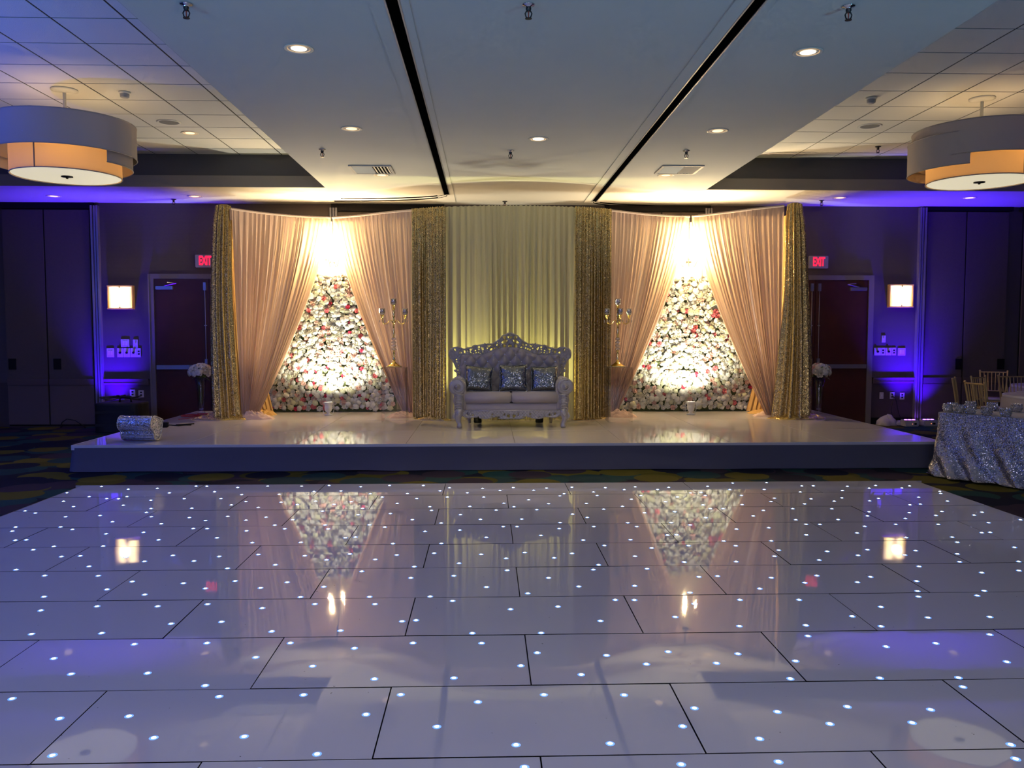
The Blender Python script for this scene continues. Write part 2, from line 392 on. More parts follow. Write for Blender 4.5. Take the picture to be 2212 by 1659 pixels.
# partition tracks in the ceiling: a dropped plate with a black slot down its middle
for i, (x0, x1, s0, s1, yend, curve) in enumerate(((-.75, -.49, -.638, -.56, 12.95, -1), (1.60, 1.86, 1.715, 1.79, 13.55, 1))):
    t = struct(MB().box((x0, YB + .1, CE - .010), (s0, 13.7, CE)).box((s1, YB + .1, CE - .010), (x1, 13.7, CE)).box((s0, yend, CE - .010), (s1, 13.7, CE)).build('trim_%d' % (i + 1), M_ceil), 'dropped ceiling plate of the %s' % ('partition track on the sofa\'s card box side' if i == 0 else 'partition track on the sofa\'s sequin table side'))
    MB().box((s0, YB + .1, CE - .006), (s1, yend, CE - .001)).build('track_slot', mat('track_slot_black', (.0015, .0015, .0015), 1.0, spec=0), t)
    MB().box((s0 - .012, YB + .1, CE - .014), (s0, yend, CE - .004)).box((s1, YB + .1, CE - .014), (s1 + .012, yend, CE - .004)).build('track_lip', mat('track_lip_metal', (0.45, 0.45, 0.46), 0.4, metal=0.5), t)
    for k, rr in enumerate((1.0, 1.35)):
        p0 = Vector(((s0 + s1) / 2, yend - .1 + .15 * k, CE - .003)); pts = []
        for q in range(15):
            a = q / 14 * pi / 2
            pts.append((p0.x + curve * (1.7 + .15 * k) * (1 - cos(a)) * 1.0, p0.y + (.55 + .1 * k) * sin(a), CE - .003))
        MB().tube(pts, 0.012, 5).build('curved_track', MATS['track_slot_black'], t)

# back wall: chair rail, baseboard
def runs(z0, z1, dep, name, m, lab, xs):
    b = MB()
    for a, c in xs:
        b.box((a, WY - dep, z0), (c, WY, z1))
        if dep > .03:
            b.box((a, WY - dep - .012, z1 - .025), (c, WY, z1)); b.box((a, WY - dep - .006, z0 + .02), (c, WY, z0 + .035))
    return struct(b.build(name, m), lab)
runs(.70, .80, .035, 'trim_3', M_rail, 'dark moulded chair rail along the back wall', ((-6.36, -5.62), (6.62, 7.34), (-3.55, 4.55)))
runs(0, .11, .015, 'baseboard_back', M_black, 'dark baseboard along the back wall', ((-6.36, -5.62), (6.62, 7.34), (-3.55, 4.55)))

# folding partition panels parked at the back wall
def partition(label, x0, x1, seams, zt, rail=True, trim=None, pulls=(), dark_edges=()):
    t = thing('folding_partition', label, 'partition', ((x0 + x1) / 2, WY, 0)); ox = (x0 + x1) / 2
    MB().box((x0 - ox - .06, -.05, zt), (x1 - ox + .06, 0, CE - .002)).build('header', M_black, t)
    xs = [x0] + list(seams) + [x1]
    for a, c in zip(xs[:-1], xs[1:]):
        p = MB().box((a - ox + .012, -.045, .04), (c - ox - .012, -.002, zt - .02)).build('panel', M_panelw, t)
        if rail:
            MB().box((a - ox + .012, -.062, .70), (c - ox - .012, -.046, .80)).build('panel_rail', M_rail, p)
            MB().box((a - ox + .012, -.050, .05), (c - ox - .012, -.046, .69)).build('lower_panel', mat('lower_partition_fabric', (0.13, 0.10, 0.09), 0.85, spec=.15), p)
    MB().box((x0 - ox, -.018, .02), (x1 - ox, -.001, zt)).build('backing', M_black, t)
    for s in trim or ():
        b = MB()
        for k in range(3): b.box((s - ox - .06 + k * .045, -.075 + .012 * (k == 1), .0), (s - ox - .03 + k * .045, -.001, zt + .05))
        b.build('jamb_trim', M_trimg, t)
    for (px, pz) in pulls:
        MB().box((px - ox - .06, -.058, pz - .09), (px - ox + .06, -.044, pz + .09)).build('recessed_pull', M_black, t)
    return t
partition('folding partition panels at the wall beside the card box', -7.93, -6.50, (-7.25,), 3.60, trim=(-6.42,), pulls=((-7.83, 1.05), (-7.10, 1.05)))
partition('plain folding partition panels beside the sequin table', 7.47, 8.90, (8.16,), 3.63, trim=(7.40,), pulls=((8.10, 1.03), (8.83, 1.03)))
partition('parked partition behind the drapes on the card box side', -2.50, -.75, (-1.42,), 3.58, rail=False, trim=(-2.52,))
partition('parked partition behind the drapes on the sequin table side', 2.05, 3.72, (2.95,), 3.60, rail=False, trim=(3.74,))
partition('folding partition panels at the far corner past the sequin table', 9.15, 10.9, (10.0,), 3.63)
partition('folding partition panels at the far corner past the black cart', -10.3, -8.15, (-9.2,), 3.60)

# doors
def door(n, x0, x1, side):
    mid = (x0 + x1) / 2
    d = MB()
    fr = .09
    d.box((x0 - fr, WY - .035, 0), (x0, WY, 2.54)).box((x1, WY - .035, 0), (x1 + fr, WY, 2.54)).box((x0, WY - .035, 2.46), (x1, WY, 2.54))
    d.box((x0 - fr, WY - .045, 0), (x0 - fr + .02, WY - .03, 2.54))
    o = struct(d.build('door_%d' % n, M_frame), 'dark mahogany double door with push bars, %s' % side)
    for a, c, s in ((x0 + .004, mid - .004, 1), (mid + .004, x1 - .004, -1)):
        lf = MB().box((a, WY - .022, .012), (c, WY - .001, 2.455)).build('door_leaf', M_mahog, o)
        bx0, bx1 = (a + .03, c - .06) if s == 1 else (a + .06, c - .03)
        MB().box((bx0, WY - .085, .96), (bx1, WY - .06, 1.03)).box((bx0, WY - .06, .965), (bx0 + .05, WY - .022, 1.025)).box((bx1 - .05, WY - .06, .965), (bx1, WY - .022, 1.025)).build('push_bar', M_alu, lf)
        rx = c - .06 if s == 1 else a + .06
        MB().tube([(rx, WY - .04, 1.05), (rx, WY - .04, 2.38)], .007, 6).box((rx - .022, WY - .055, 2.27), (rx + .022, WY - .022, 2.40)).box((rx - .022, WY - .06, 1.03), (rx + .022, WY - .022, 1.13)).box((rx - .018, WY - .05, 1.68), (rx + .018, WY - .022, 1.695)).build('vertical_rod', M_alu, lf)
        hx = a + .18 if s == 1 else c - .18
        cl = MB().box((hx - .14, WY - .075, 2.28), (hx + .14, WY - .022, 2.335)).build('door_closer', M_alu, lf, bevel=.006)
        MB().tube([(hx, WY - .06, 2.34), (hx + .22 * s, WY - .12, 2.38), (hx + .05 * s, WY - .05, 2.40)], .009, 5).build('closer_arm', M_alu, lf)
    return o
door(1, -5.50, -3.69, 'behind the vase near the card box'); door(2, 4.68, 6.51, 'behind the vase near the sequin table')

# ================================================================ dance floor with star lights
DZ = 0.03
FX0, FX1, FY0, FY1 = -4.075, 4.465, 0.487, 8.417
df = thing('dance_floor', 'white glossy dance floor panels laid in brick bond with star lights', 'dance floor', ((FX0 + FX1) / 2, 4.4, 0))
ox, oy = df.location.x, df.location.y
MB().box((FX0 - ox, FY0 - oy, 0.001), (FX1 - ox, FY1 - oy, .012)).build('subfloor', M_black, df)
e = MB()
def ramp(a, b, nrm):
    n = Vector((nrm[0], nrm[1], 0)); A = Vector((a[0] - ox, a[1] - oy, 0)); B = Vector((b[0] - ox, b[1] - oy, 0)); up = Vector((0, 0, DZ)); lo = Vector((0, 0, .004))
    vs = [A + up, B + up, B + n * .07 + lo, A + n * .07 + lo, A, B, B + n * .07, A + n * .07]
    e.add(vs, [(0, 1, 2, 3), (3, 2, 6, 7), (0, 3, 7, 4), (1, 5, 6, 2), (4, 7, 6, 5), (0, 4, 5, 1)])
ramp((FX0 - .004, FY0 - .004), (FX0 - .004, FY1 + .004), (-1, 0)); ramp((FX1 + .004, FY0), (FX1 + .004, FY1 + .004), (1, 0)); ramp((FX0 - .07, FY1 + .004), (FX1 + .07, FY1 + .004), (0, 1))
e.build('edge_ramp', mat('edge_ramp_laminate', (0.42, 0.38, 0.36), 0.3), df)
def panel_mesh(w):
    b = MB().box((-w / 2 + .003, -.305 + .004, .0), (w / 2 - .003, .305 - .004, DZ - .012)); me = b.mesh('dance_floor_panel', [M_dance, M_black])
    for p_ in me.polygons: p_.material_index = 0 if p_.normal.z > .5 else 1
    return me
PM, PMH = panel_mesh(1.22), panel_mesh(.61)
PT = {1: [(.04,.60),(.19,.17),(.31,.53),(.45,.35),(.56,.59),(.72,.35),(.83,.53),(.95,.05)],
      2: [(.04,.87),(.18,.39),(.31,.74),(.43,.14),(.54,.84),(.72,.14),(.82,.82),(.97,.35)],
      3: [(.04,.10),(.16,.60),(.30,.30),(.41,.88),(.58,.30),(.70,.89),(.83,.07),(.94,.58)],
      4: [(.03,.37),(.18,.89),(.28,.04),(.45,.64),(.57,.03),(.67,.70),(.84,.31),(.95,.88)]}
PA = {1: {-3:4,-2:2,-1:2,0:1,1:1,2:3,3:1}, 2: {-4:4,-3:2,-2:1,-1:2,0:3,1:2,2:1,3:3}, 3: {-3:4,-2:1,-1:4,0:3,1:4,2:2,3:1},
      4: {-4:2,-3:4,-2:2,-1:4,0:2,1:4,2:2,3:4}, 5: {-3:3,-2:1,-1:1,0:1,1:2,2:1,3:4}, 6: {-4:1,-3:2,-2:1,-1:4,0:3,1:1,2:4,3:2},
      7: {-3:1,-2:2,-1:2,0:4,1:2,2:3,3:1}, 8: {-2:3,-1:2,0:1,1:4}, 9: {-2:3,-1:3,0:2,1:1,2:2}}
M_led = mat('star_led_core', (0.9, 0.95, 1), 0.3, emit=(0.80, 0.92, 1.0), es=14, samp=False)
M_ledh = mat('star_led_halo', (0.3, 0.45, 0.9), 0.3, emit=(0.12, 0.34, 1.0), es=1.25, samp=False)  # blue halo around each LED, put in as a faintly glowing ring
lb = MB(); lb.lathe([(.0095, .0), (.0085, .0018), (.004, .0030), (0, .0034)], seg=10, cap=False); lb.lathe([(.0175, .0), (.0170, .0005), (.0095, .0008)], seg=12, mi=1, cap=False)
LED = lb.mesh('star_light', [M_led, M_ledh], True)
led_far = MB()
rng = random.Random(3)
nled = 0
for row in range(13, 0, -1):
    y0 = 2.927 + (9 - row) * .61
    base = -.415 if row % 2 else .195
    for c in range(-4, 5):
        x0 = base + 1.22 * c; a, b_ = max(x0, FX0), min(x0 + 1.22, FX1)
        if b_ - a < .3: continue
        wdt = b_ - a
        p = put('dance_floor_panel', PM if wdt > 1 else PMH, df, ((a + b_) / 2 - ox, y0 + .305 - oy, .012), (R(rng.uniform(-.10, .10)), R(rng.uniform(-.10, .10)), 0))
        pid = PA.get(row, {}).get(c, rng.choice((1, 2, 3, 4)))
        for (u, v) in PT[pid]:
            lx = x0 + 1.22 * u; ly = y0 + .61 * v
            if lx < a + .01 or lx > b_ - .01: continue
            # panels wholly below the lower edge of the view keep their lights joined with the far ones
            if ly < 2.75 or (abs(lx - .03 * ly) > .66 * ly + .25) or row <= 1:
                led_far.add([(q[0] + lx - ox, q[1] + ly - oy, q[2] + DZ + .0004) for q in lb.v], lb.f); led_far.mi[-len(lb.f):] = lb.mi; continue
            put('star_light', LED, p, (lx - (a + b_) / 2, ly - (y0 + .305), DZ - .0118)); nled += 1
lo = led_far.build('star_light_field', [M_led, M_ledh], df, True); lo['kind'] = 'stuff'

# ================================================================ stage
SX0, SX1, SY0, SY1, SH = -4.66, 5.32, 9.42, 13.50, 0.305
st = thing('stage_platform', 'low white stage with glossy deck panels and white fabric skirt', 'stage', ((SX0 + SX1) / 2, (SY0 + SY1) / 2, 0))
ox, oy = st.location.x, st.location.y
MB().box((SX0 - ox + .03, SY0 - oy + .03, 0), (SX1 - ox - .03, SY1 - oy - .03, SH - .015)).build('riser', M_black, st)
cols = [SX0 + (SX1 - SX0) / 8 * k for k in range(9)]; rws = [SY0, 10.65, 11.95, SY1]
for i in range(8):
    for j in range(3):
        w_, d_ = cols[i + 1] - cols[i], rws[j + 1] - rws[j]
        MB().box((-w_ / 2 + .0015, -d_ / 2 + .0015, 0), (w_ / 2 - .0015, d_ / 2 - .0015, .0145)).build('deck_panel', M_deck, st, loc=((cols[i] + cols[i + 1]) / 2 - ox, (rws[j] + rws[j + 1]) / 2 - oy, SH - .0145), rot=(R(rng.uniform(-.06, .06)), R(rng.uniform(-.06, .06)), 0), bevel=.0015)
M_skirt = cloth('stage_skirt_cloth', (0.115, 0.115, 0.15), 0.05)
def skirt_pt(u, v):
    # u runs left side, front, right side
    L1, L2 = SY1 - SY0, SX1 - SX0; tot = 2 * L1 + L2; s = u * tot
    sway = (.006 * sin(s * 5.1) + .010 * noise.noise((s * 1.3, v * 1.5, 2.0)) + .007 * noise.noise((s * 4, v * 3, 7.0))) * v
    flare = .035 * v * v
    z = lerp(SH - .03, .006 + .012 * max(0, noise.noise((s * .9, 0, 4))), v)
    o_ = .006 + flare + sway + .006
    if s < L1: return (SX0 - o_ - ox, SY1 - s - oy, z)
    if s < L1 + L2: return (SX0 + (s - L1) - ox, SY0 - o_ - oy, z)
    return (SX1 + o_ - ox, SY0 + (s - L1 - L2) - oy, z)
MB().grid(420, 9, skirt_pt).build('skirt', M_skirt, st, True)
bb = MB()
M_band = mat('stage_edge_vinyl', (0.55, 0.55, 0.58), 0.3)
bb.box((SX0 - .008 - ox, SY0 - .01 - oy, SH - .055), (SX1 + .008 - ox, SY0 - oy, SH - .001)).box((SX0 - .01 - ox, SY0 - oy, SH - .055), (SX0 - ox, SY1 - oy, SH - .001)).box((SX1 - ox, SY0 - oy, SH - .055), (SX1 + .01 - ox, SY1 - oy, SH - .001))
bb.build('edge_band', M_band, st)
Z0 = SH + .001

# ================================================================ drapery
TOPZ = 3.36
PLAN = poly([(-3.66, 12.18), (-3.30, 12.62), (-2.86, 12.93), (-2.40, 13.05), (-1.95, 12.84), (-1.50, 12.50), (-1.06, 12.24), (-.56, 11.98), (0, 11.84), (.36, 11.81), (.80, 11.83), (1.27, 11.94), (1.78, 12.15), (2.25, 12.45), (2.72, 12.68), (3.14, 12.76), (3.55, 12.55), (3.95, 12.25), (4.38, 12.02)])
def plan_x(x):
    lo_, hi = 0.0, 1.0
    for _ in range(40):
        m_ = (lo_ + hi) / 2
        if PLAN(m_)[0] < x: lo_ = m_
        else: hi = m_
    return lo_
def topz(x): return TOPZ + max(0, (x - 3.14)) * .05
def drape(parent, name, xa, xb, bot, npl, amp, material, zb, sp=1.0, nv=26, seed=0, off=0.0, ztop=None, tophalf=.25):
    """pleated cloth from the pipe between xa and xb down to the bottom line bot(u)->(x,y)"""
    ua, ub = plan_x(xa), plan_x(xb); nu = int(npl * 9) + 1
    ph = [noise.noise((k * .31, seed * 3.7, 1.1)) for k in range(400)]
    L = parent.location
    def fn(u, v):
        uu = lerp(ua, ub, u); p = PLAN(uu); d = PLAN(min(uu + .004, 1)) - PLAN(max(uu - .004, 0)); d = d.normalized(); nrm = Vector((d[1], -d[0]))
        s = v ** sp
        q = Vector((p[0], p[1])).lerp(Vector(bot(u)), s)
        zt = (ztop or topz(p[0]))
        kk = npl * (u + .035 * noise.noise((u * 7, seed * 1.9, 3)) + .012 * noise.noise((u * 21, seed, 8))); f0 = noise.noise((kk * .5, seed, 0)) * 1.4
        a = amp * (tophalf + (1 - tophalf) * min(1, v * 3.0)) * (.75 + .6 * noise.noise((kk * .37, seed + 5, v * .8)))
        wv = sin(2 * pi * kk + f0) + .35 * sin(4.7 * pi * kk + 2 * f0)
        q = q + nrm * (a * wv + off)
        q = q + d * (.25 * a * cos(2 * pi * kk + f0))
        z = lerp(zt + .006 * sin(9 * kk), zb(u) if callable(zb) else zb, v)
        return (q[0] - L[0], q[1] - L[1], z - L[2])
    return MB().grid(nu, nv, fn).build(name, material, parent, True)
def puddle(parent, name, c, rx, ry, h, material, seed, rot=0, n=26):
    L = parent.location
    def fn(u, v):
        r = v; a = 2 * pi * u
        rr = 1 + .22 * noise.noise((cos(a) * 1.7, sin(a) * 1.7, seed)) + .06 * sin(9 * a + seed)
        x, y = cos(a) * r * rr * rx, sin(a) * r * rr * ry
        x, y = x * cos(rot) - y * sin(rot), x * sin(rot) + y * cos(rot)
        w_ = abs(noise.noise((x * 13 + seed, y * 13, 0))) + .6 * abs(noise.noise((x * 25, y * 25, seed)))
        z = h * (1 - r ** 2.2) * (.45 + .9 * w_) + .010 * (1 - r) + .006 * (r < .97)
        return (c[0] + x - L[0], c[1] + y - L[1], Z0 + z - L[2])
    return MB().grid(44, n, fn, closed_u=True).build(name, material, parent, True)

def header(parent, xa, xb, h=.165, off=.045):
    ua, ub = plan_x(xa), plan_x(xb); L = parent.location
    def fn(u, v):
        uu = lerp(ua, ub, u); p = PLAN(uu); d = (PLAN(min(uu + .004, 1)) - PLAN(max(uu - .004, 0))).normalized(); nrm = Vector((d[1], -d[0]))
        q = Vector((p[0], p[1])) - nrm * (off + .006 * sin(u * 60))
        return (q[0] - L[0], q[1] - L[1], lerp(topz(p[0]) - .004, topz(p[0]) - h, v) - L[2])
    MB().grid(40, 3, fn).build('header_band', M_blush_head, parent, True)
    def fn2(u, v):
        uu = lerp(ua, ub, u); p = PLAN(uu); a = 2 * pi * v
        return (p[0] - L[0], p[1] + .022 * cos(a) - L[1], topz(p[0]) - .012 + .016 * sin(a) - L[2])
    MB().grid(30, 9, fn2).build('rod_pocket', M_blush_head, parent, True)

def blush(label, xa, xb, b0, b1, npl, seed, pud):
    t = thing('blush_drape', label, 'drape', (b0[0], b0[1], Z0), 0, 'blush drapes framing the flower walls')
    def bot(u): return (lerp(b0[0], b1[0], u), lerp(b0[1], b1[1], u))
    drape(t, 'panel', xa, xb, bot, npl, .026, M_blush, Z0 + .012, 1.35, 34, seed)
    header(t, xa, xb)
    for k, (c, rx, ry, h, rot) in enumerate(pud): puddle(t, 'hem_puddle', c, rx, ry, h, M_blush, seed + 9 + k, rot)
    return t
blush('blush sheer drape tied back beside the card box end column', -3.66, -2.41, (-3.60, 12.28), (-3.40, 12.36), 21, 1, [((-3.42, 12.26), .34, .14, .10, -.2)])
blush('blush sheer drape tied back behind the three-cup candelabrum', -2.38, -1.06, (-1.24, 12.52), (-1.09, 12.42), 20, 2, [((-1.26, 12.36), .22, .13, .08, .1)])
blush('blush sheer drape tied back behind the candelabrum with a second cup in front', 1.80, 3.13, (1.83, 12.42), (1.98, 12.52), 20, 3, [((2.02, 12.34), .24, .12, .11, -.1)])
blush('blush sheer drape tied back beside the sequin table end column', 3.16, 4.33, (4.22, 12.32), (4.40, 12.26), 21, 4, [((4.35, 12.42), .30, .16, .07, 0)])

def hang(name, label, xa, xb, npl, amp, m, seed, zb, off=0.0, group=None, hem=None, nv=26):
    um = plan_x((xa + xb) / 2); p = PLAN(um)
    t = thing(name, label, 'drape', (p[0], p[1], Z0), 0, group)
    ua, ub = plan_x(xa), plan_x(xb)
    def bot(u):
        q = PLAN(lerp(ua, ub, u)); return (q[0], q[1] - .02)
    drape(t, 'panel', xa, xb, bot, npl, amp, m, zb, 1, nv, seed, off)
    if hem:
        for k, (c, rx, ry, h, rot) in enumerate(hem): puddle(t, 'hem_puddle', c, rx, ry, h, m, seed + 20 + k, rot)
    return t
hang('cream_drape', 'pale cream pleated satin drape hanging behind the sofa', -.62, 1.32, 22, .026, M_cream, 11, Z0 + .01)
hang('gold_sequin_drape', 'gold sequin panel hanging between blush drape and cream drape, card box side', -1.05, -.55, 11, .024, M_goldseq, 12, Z0 + .02, .06, 'inner gold sequin panels', [((-.80, 12.04), .28, .07, .06, -.45)])
hang('gold_sequin_drape', 'gold sequin panel hanging between cream drape and blush drape, sequin table side', 1.25, 1.80, 12, .024, M_goldseq, 13, Z0 + .02, .06, 'inner gold sequin panels', [((1.50, 12.03), .26, .06, .06, .4)])

def end_column(label, c, r_top, r_mid, r_bot, sx, seed, zt, hem):
    t = thing('gold_sequin_column', label, 'drape', (c[0], c[1], Z0), 0, 'gold sequin end columns')
    def fn(u, v):
        a = 2 * pi * u; z = lerp(zt, Z0 + .02, v)
        r = r_top * (.80 + .20 * min(1, v * 14)) if v < .07 else lerp(lerp(r_top, r_mid, min(1, v * 2)), r_bot, max(0, v - .45) / .55 if v > .45 else 0)
        r *= 1 + (.10 + .08 * v) * sin(11 * a + seed + .6 * sin(v * 5)) + .12 * noise.noise((cos(a) * 1.3, sin(a) * 1.3, v * 2.5 + seed))
        lean = .05 * sin(v * 3)
        return (cos(a) * r * sx + lean * (1 if seed > 21 else -1), sin(a) * r, z - Z0)
    MB().grid(132, 34, fn, closed_u=True).build('panel', M_goldseq, t, True)
    MB().lathe([(.001, zt + .02 - Z0), (r_top * .5, zt + .016 - Z0), (r_top * .82, zt - .004 - Z0)], seg=20, cap=False, sx=sx).build('top_wrap', M_goldseq, t, True)
    for k, (q, rx, ry, h, rot) in enumerate(hem): puddle(t, 'hem_puddle', q, rx, ry, h, M_goldseq, seed + k, rot)
    return t
end_column('gold sequin column at the drape end beside the card box', (-3.80, 12.26), .125, .145, .17, 1.0, 21, 3.40, [((-3.86, 12.22), .42, .16, .09, 0)])
end_column('wide gold sequin column at the drape end beside the sequin table', (4.53, 12.16), .12, .16, .25, 1.0, 24, 3.45, [((4.58, 12.02), .40, .17, .08, 0)])

# linings and amber side drapes inside the two alcoves
def flat_drape(name, label, x0, x1, y, zt, npl, amp, m, seed, y1=None, bx=None, group=None):
    t = thing(name, label, 'drape', ((x0 + x1) / 2, y, Z0), 0, group); y1 = y if y1 is None else y1
    def fn(u, v):
        xx = lerp(x0, x1, u)
        if bx: xx = lerp(xx, lerp(bx[0], bx[1], u), v ** 2)
        k = u * npl + .25 * noise.noise((u * 4, seed, 0))
        return (xx - (x0 + x1) / 2, lerp(y, y1, u) - y + amp * (.4 + .6 * v) * sin(2 * pi * k) + .3 * amp * sin(5.1 * pi * k), lerp(zt - Z0, .012, v))
    MB().grid(npl * 9, 18, fn).build('panel', m, t, True)
    return t
flat_drape('ivory_lining', 'ivory lining drape behind the flower wall on the card box side', -3.78, -1.10, 13.47, 3.34, 22, .018, M_lining, 31, group='ivory alcove linings')
flat_drape('ivory_lining', 'ivory lining drape behind the flower wall on the sequin table side', 1.85, 4.64, 13.36, 3.34, 22, .018, M_lining, 32, group='ivory alcove linings')
a1 = flat_drape('amber_drape', 'amber chiffon swag inside the alcove near the card box', -3.76, -3.72, 12.42, 3.34, 8, .022, M_amber, 33, 13.16, bx=(-3.66, -3.36))
puddle(a1, 'hem_puddle', (-3.42, 12.78), .20, .16, .08, M_amber, 41, .4)
a2 = flat_drape('amber_drape', 'amber chiffon swag inside the alcove near the sequin table', 4.56, 4.62, 13.10, 3.36, 8, .022, M_amber, 34, 12.46, bx=(4.16, 4.56))
puddle(a2, 'hem_puddle', (4.32, 12.80), .22, .15, .06, M_amber, 42, -.4)

# ================================================================ flower walls
def petal_ring(b, n, r0, r1, z0, z1, w, ph, mi=0):
    for k in range(n):
        a = ph + 2 * pi * k / n; ca, sa = cos(a), sin(a); tx, ty = -sa, ca
        pts = [(r0, -w * .4, z0), (r0, w * .4, z0), ((r0 + r1) / 2, w * .62, lerp(z0, z1, .62)), (r1, w * .34, z1), (r1, -w * .34, z1), ((r0 + r1) / 2, -w * .62, lerp(z0, z1, .62))]
        o = [(ca * r + tx * s, sa * r + ty * s, z) for r, s, z in pts]
        b.add(o, [(0, 1, 2, 5), (5, 2, 3, 4)], mi)
def rose_mesh(name, m, open_=1.0, seed=0):
    """cupped rose, radius about 1, facing +z"""
    b = MB()
    b.lathe([(.30, -.1), (.26, .55), (.12, .66), (0, .58)], seg=7, cap=False)
    petal_ring(b, 4, .16, .40, .05, .68, .42, .3 + seed)
    petal_ring(b, 5, .22, .70 * open_, .0, .52, .62, 1.0 + seed)
    petal_ring(b, 6, .22, 1.0 * open_, -.08, .26, .74, .1 + seed)
    return b.mesh(name, m, True)
def hydrangea_mesh(name, m, seed=0):
    r_ = random.Random(seed); b = MB(); n = 13
    for i in range(n):
        ph = i * 2.39996; rr = sqrt((i + .3) / n); x, y = cos(ph) * rr * .85, sin(ph) * rr * .85; z = .62 * sqrt(max(.05, 1 - rr * rr * .8))
        nn = Vector((x, y, .9)).normalized(); u = nn.cross(Vector((sin(i), cos(i), .1))).normalized(); v = nn.cross(u); c = Vector((x, y, z))
        for k in range(4):
            a = k * pi / 2 + i; d = u * cos(a) + v * sin(a); s = u * -sin(a) + v * cos(a); q = .30
            b.add([c, c + d * q * .55 + s * q * .42 + nn * .07, c + d * q, c + d * q * .55 - s * q * .42 + nn * .07], [(0, 1, 2, 3)])
    b.lathe([(.8, -.1), (.75, .3), (.35, .5), (0, .52)], seg=8, cap=False)
    return b.mesh(name, m, True)
def petal_mat(name, col): return mat(name, col, 0.75, spec=.15, sheen=.2)
PW = petal_mat('ivory_petal', (0.80, 0.76, 0.62)); PWH = petal_mat('white_petal', (0.82, 0.81, 0.74)); PG = petal_mat('cream_green_petal', (0.66, 0.66, 0.45))
PB = petal_mat('blush_petal', (0.78, 0.50, 0.42)); PP = petal_mat('pink_petal', (0.78, 0.20, 0.22)); PH = petal_mat('hot_pink_petal', (0.70, 0.05, 0.12)); PY = petal_mat('yellow_petal', (0.75, 0.65, 0.25))
FL = {'ivory_rose': rose_mesh('ivory_rose', PW), 'white_rose': rose_mesh('white_rose', PWH, .92, .5), 'blush_rose': rose_mesh('blush_rose', PB, 1, .2), 'pink_rose': rose_mesh('pink_rose', PP, 1, .8),
      'hot_pink_rose': rose_mesh('hot_pink_rose', PH, .9, .1), 'white_hydrangea': hydrangea_mesh('white_hydrangea', PWH, 1), 'cream_hydrangea': hydrangea_mesh('cream_hydrangea', PG, 2), 'yellow_rose': rose_mesh('yellow_rose', PY, .9)}
KINDS = ['white_hydrangea'] * 30 + ['cream_hydrangea'] * 14 + ['ivory_rose'] * 22 + ['white_rose'] * 14 + ['blush_rose'] * 11 + ['pink_rose'] * 4 + ['hot_pink_rose'] * 1
M_leaf = mat('flower_wall_foliage', (0.08, 0.10, 0.03), 0.8, var=.4, vscale=20)
def flower_wall(label, x0, x1, zt, y, seed, opening):
    t = thing('flower_wall', label, 'flower wall', ((x0 + x1) / 2, y, Z0), 0, 'flower walls in the alcoves')
    cx = (x0 + x1) / 2
    MB().box((x0 - cx, .0, .0), (x1 - cx, .05, zt - Z0)).build('backing_panel', M_leaf, t)
    r_ = random.Random(seed); pts = []
    # loose hexagonal scatter
    s = .076; j = 0; z = .07
    while z < zt - Z0 + .0:
        x = x0 - cx + .03 + (j % 2) * s / 2
        while x < x1 - cx - .02:
            pts.append((x + r_.uniform(-.022, .022), z + r_.uniform(-.02, .02))); x += s
        z += s * .84; j += 1
    stuff = {}
    vis = []
    for (x, z) in pts: (vis if opening(x + cx, z + Z0) else stuff.setdefault('h', [])).append((x, z))
    r_.shuffle(vis)
    rest = vis[300:] + stuff.get('h', []); vis = vis[:300]
    def xf(x, z):
        k = r_.choice(KINDS); rad = r_.uniform(.036, .052) * (1.22 if 'hydr' in k else 1) * (.85 if 'hot' in k else 1)
        rot = Matrix.Rotation(pi / 2 + r_.uniform(-.45, .45), 4, 'X') @ Matrix.Rotation(r_.uniform(0, 6.28), 4, 'Z')
        rot = Matrix.Rotation(r_.uniform(-.4, .4), 4, 'Z') @ rot
        return k, Matrix.Translation((x, -.015 - r_.uniform(0, .035), z)) @ rot @ Matrix.Diagonal((rad, rad, rad * .95, 1))
    for (x, z) in vis:
        k, mtx = xf(x, z); o = put(k, FL[k], t); o.matrix_local = mtx
    fb = MB(); kinds = list(FL); mats = [FL[k].materials[0] for k in kinds]
    def addf(k, mtx):
        me = FL[k]; fb.add([mtx @ v.co for v in me.vertices], [tuple(p.vertices) for p in me.polygons], kinds.index(k))
    for (x, z) in rest: addf(*xf(x, z))
    for _ in range(420):      # small florets filling the gaps close to the panel
        x, z = r_.uniform(x0 - cx + .02, x1 - cx - .02), r_.uniform(.075, zt - Z0 - .01)
        k, mtx = xf(x, z); mtx = Matrix.Translation((0, .022, 0)) @ mtx @ Matrix.Diagonal((.8, .8, .8, 1)); addf(r_.choice(['white_hydrangea', 'cream_hydrangea', 'ivory_rose', 'white_rose', 'blush_rose']), mtx)
    o = fb.build('filler_flowers', mats, t, True); o['kind'] = 'stuff'
    return t
def open_l(x, z): 
    v = (TOPZ - z) / (TOPZ - Z0); s = v ** 1.35
    return lerp(-2.41, -3.40, s) - .10 < x < lerp(-2.38, -1.22, s) + .10
def open_r(x, z):
    v = (TOPZ - z) / (TOPZ - Z0); s = v ** 1.35
    return lerp(3.13, 1.98, s) - .10 < x < lerp(3.16, 4.22, s) + .10
flower_wall('wall of white and pink artificial flowers in the alcove nearer the card box', -3.46, -1.44, 2.50, 13.30, 5, open_l)
flower_wall('wall of white and pink artificial flowers in the alcove nearer the sequin table', 2.12, 4.30, 2.43, 13.24, 6, open_r)

